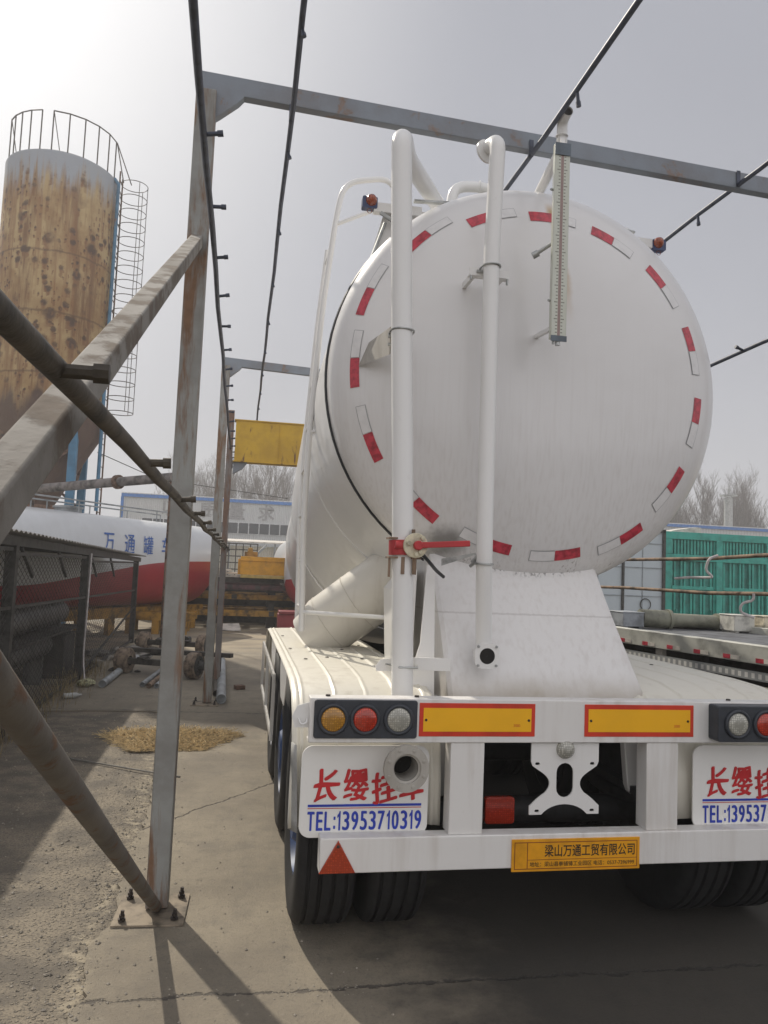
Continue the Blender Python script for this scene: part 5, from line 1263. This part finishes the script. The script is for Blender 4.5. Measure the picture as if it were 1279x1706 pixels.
# loads on the flatbed
olive = plain('olive_paint', (.20,.20,.15), .5, 0, .25, 5)
m = MB(); p, q = Vector((5.12,9.02,1.205)), Vector((6.08,9.0,1.195))
m.lathe([(.0005,0),(.115,0),(.115,.36),(.13,.36),(.13,.40),(.085,.40),(.085,1.05),(.11,1.05),(.11,1.10),(.0005,1.10)], (4.98,9.0,1.245), (1,0,-.02), 28)
tag(m.build('roller', olive, None, 40), 'olive green roller lying on the flatbed trailer', 'roller')
def crate(x0, x1, y0, y1, z0, z1, mt, label):
    mb = MB(); mb.box(x0, x1, y0, y1, z0, z1); mb.box(x0+.02, x0+.07, y0+.01, y1-.01, z0-.02, z0); mb.box(x1-.07, x1-.02, y0+.01, y1-.01, z0-.02, z0); mb.box(x0-.008, x1+.008, y0-.008, y1+.008, z1, z1+.012)
    tag(mb.build('crate', mt, None, bevel=.006), label, 'crate', 'boxes on the flatbed')
crate(4.70, 4.98, 8.9, 9.3, 1.14, 1.31, plain('crate_grey', (.27,.29,.31), .6, 0, .2), 'grey box at the left end of the olive roller on the flatbed')
crate(6.02, 6.30, 8.6, 8.9, 1.14, 1.33, plain('crate_white', (.52,.51,.46), .6, 0, .2), 'pale box right of the olive roller on the flatbed')
crate(6.36, 6.60, 8.5, 8.8, 1.14, 1.33, plain('crate_cream', (.56,.50,.38), .6, 0, .3), 'cream box with rusty stain second from the roller on the flatbed')
crate(6.64, 7.6, 8.4, 8.8, 1.14, 1.31, plain('crate_dark', (.19,.18,.15), .6, 0, .2), 'long dark box at the right edge on the flatbed')
m = MB(); m.bar((5.0,9.5,1.17),(8.5,8.7,1.17),.5,.06); m.bar((5.2,9.9,1.22),(8.5,9.3,1.22),.2,.04); tag(m.build('steel_plank', M['pale_board'], None), 'pale steel plank lying on the flatbed behind the boxes', 'plank')

# ------------------------------------------------------------------ bare trees
def bare_tree(seed, H):
    rng = random.Random(seed); tr = MB(); cr = MB()
    pts = [Vector((0,0,0))]
    for i in range(1, 9): pts.append(pts[-1]+Vector((rng.uniform(-.10,.10), rng.uniform(-.1,.1), H*.9/8)))
    tr.tube(pts, [.13*(1-i/8.6)+.012 for i in range(9)], 6)
    def limb(p, d, L, r, lev):
        k = 4; q = [p]; dd = d.copy()
        for i in range(k):
            dd = (dd + Vector((rng.uniform(-.16,.16), rng.uniform(-.16,.16), .13))).normalized(); q.append(q[-1]+dd*L/k)
        cr.tube(q, [r*(1-i/(k+.6)) for i in range(k+1)], 4 if lev < 2 else 3, False)
        if lev >= 3: return
        nb = (7, 5, 3)[lev]
        for i in range(nb):
            t = rng.uniform(.2, .97); b = q[min(int(t*k), k-1)].lerp(q[min(int(t*k)+1, k)], t*k-int(t*k)); a = rng.uniform(0, 2*PI)
            sd_ = Vector((math.cos(a), math.sin(a), rng.uniform(.2,.9))).normalized()
            limb(b, (dd*.8+sd_*.7).normalized(), L*rng.uniform(.38,.62), r*.62, lev+1)
    for i in range(21):
        t = .10+.84*(i+rng.random())/21; j = min(int(t*8), 7); b = pts[j].lerp(pts[j+1], t*8-j); a = rng.uniform(0, 2*PI)
        limb(b, Vector((math.cos(a)*.62, math.sin(a)*.62, 1)).normalized(), H*(.36-.22*t)*rng.uniform(.8,1.25), .055*(1.15-t), 0)
    return tr, cr
bark = plain('bark', (.10,.08,.065), .9, 0, .25, 3); twig = plain('twig', (.10,.078,.065), .9, 0, .25, 3)
protos = []
spots = []
rr = random.Random(3)
for i in range(11): spots.append((-6.6+i*1.12+rr.uniform(-.4,.4), 82+rr.uniform(-4,5), rr.uniform(.86,1.10)))
for i in range(24): spots.append((40+i*.95+rr.uniform(-.5,.5), 84+rr.uniform(-6,10), rr.uniform(.92,1.14)))
for i in range(8): spots.append((14+i*3.2+rr.uniform(-1,1), 84+rr.uniform(-4,5), rr.uniform(.9,1.1)))
def tree_label(i):
    if i < 11: return 'bare poplar in the row above the warehouse roof, left of the white tank'
    if i < 35: return 'bare poplar in the dense row behind the green trailer on the right'
    return 'bare poplar behind the warehouse, hidden by the white tank'
for v in range(4):
    x, y, s_ = spots[(0, 3, 12, 20)[v]]
    T = thing('bare_tree', 'x', 'tree', (x, y, 0), local=True); tr, cr = bare_tree(40+v, 13.6)
    tr.build('trunk', bark, T); cr.build('crown', twig, T, recalc=False); protos.append(T)
for i, (x, y, s_) in enumerate(spots):
    if i in (0, 3, 12, 20): T = protos[(0, 3, 12, 20).index(i)]
    else: T = copy_tree(protos[rr.randrange(4)])
    T.location = (x, y, 0); T.rotation_euler = (0, 0, rr.uniform(0, 6.28)); T.scale = (s_*rr.uniform(.9,1.1),)*2 + (s_,)
    T['label'] = tree_label(i); T['group'] = 'bare poplars left of the tank' if i < 11 else 'bare poplars on the right' if i < 35 else 'bare poplars behind the tank'
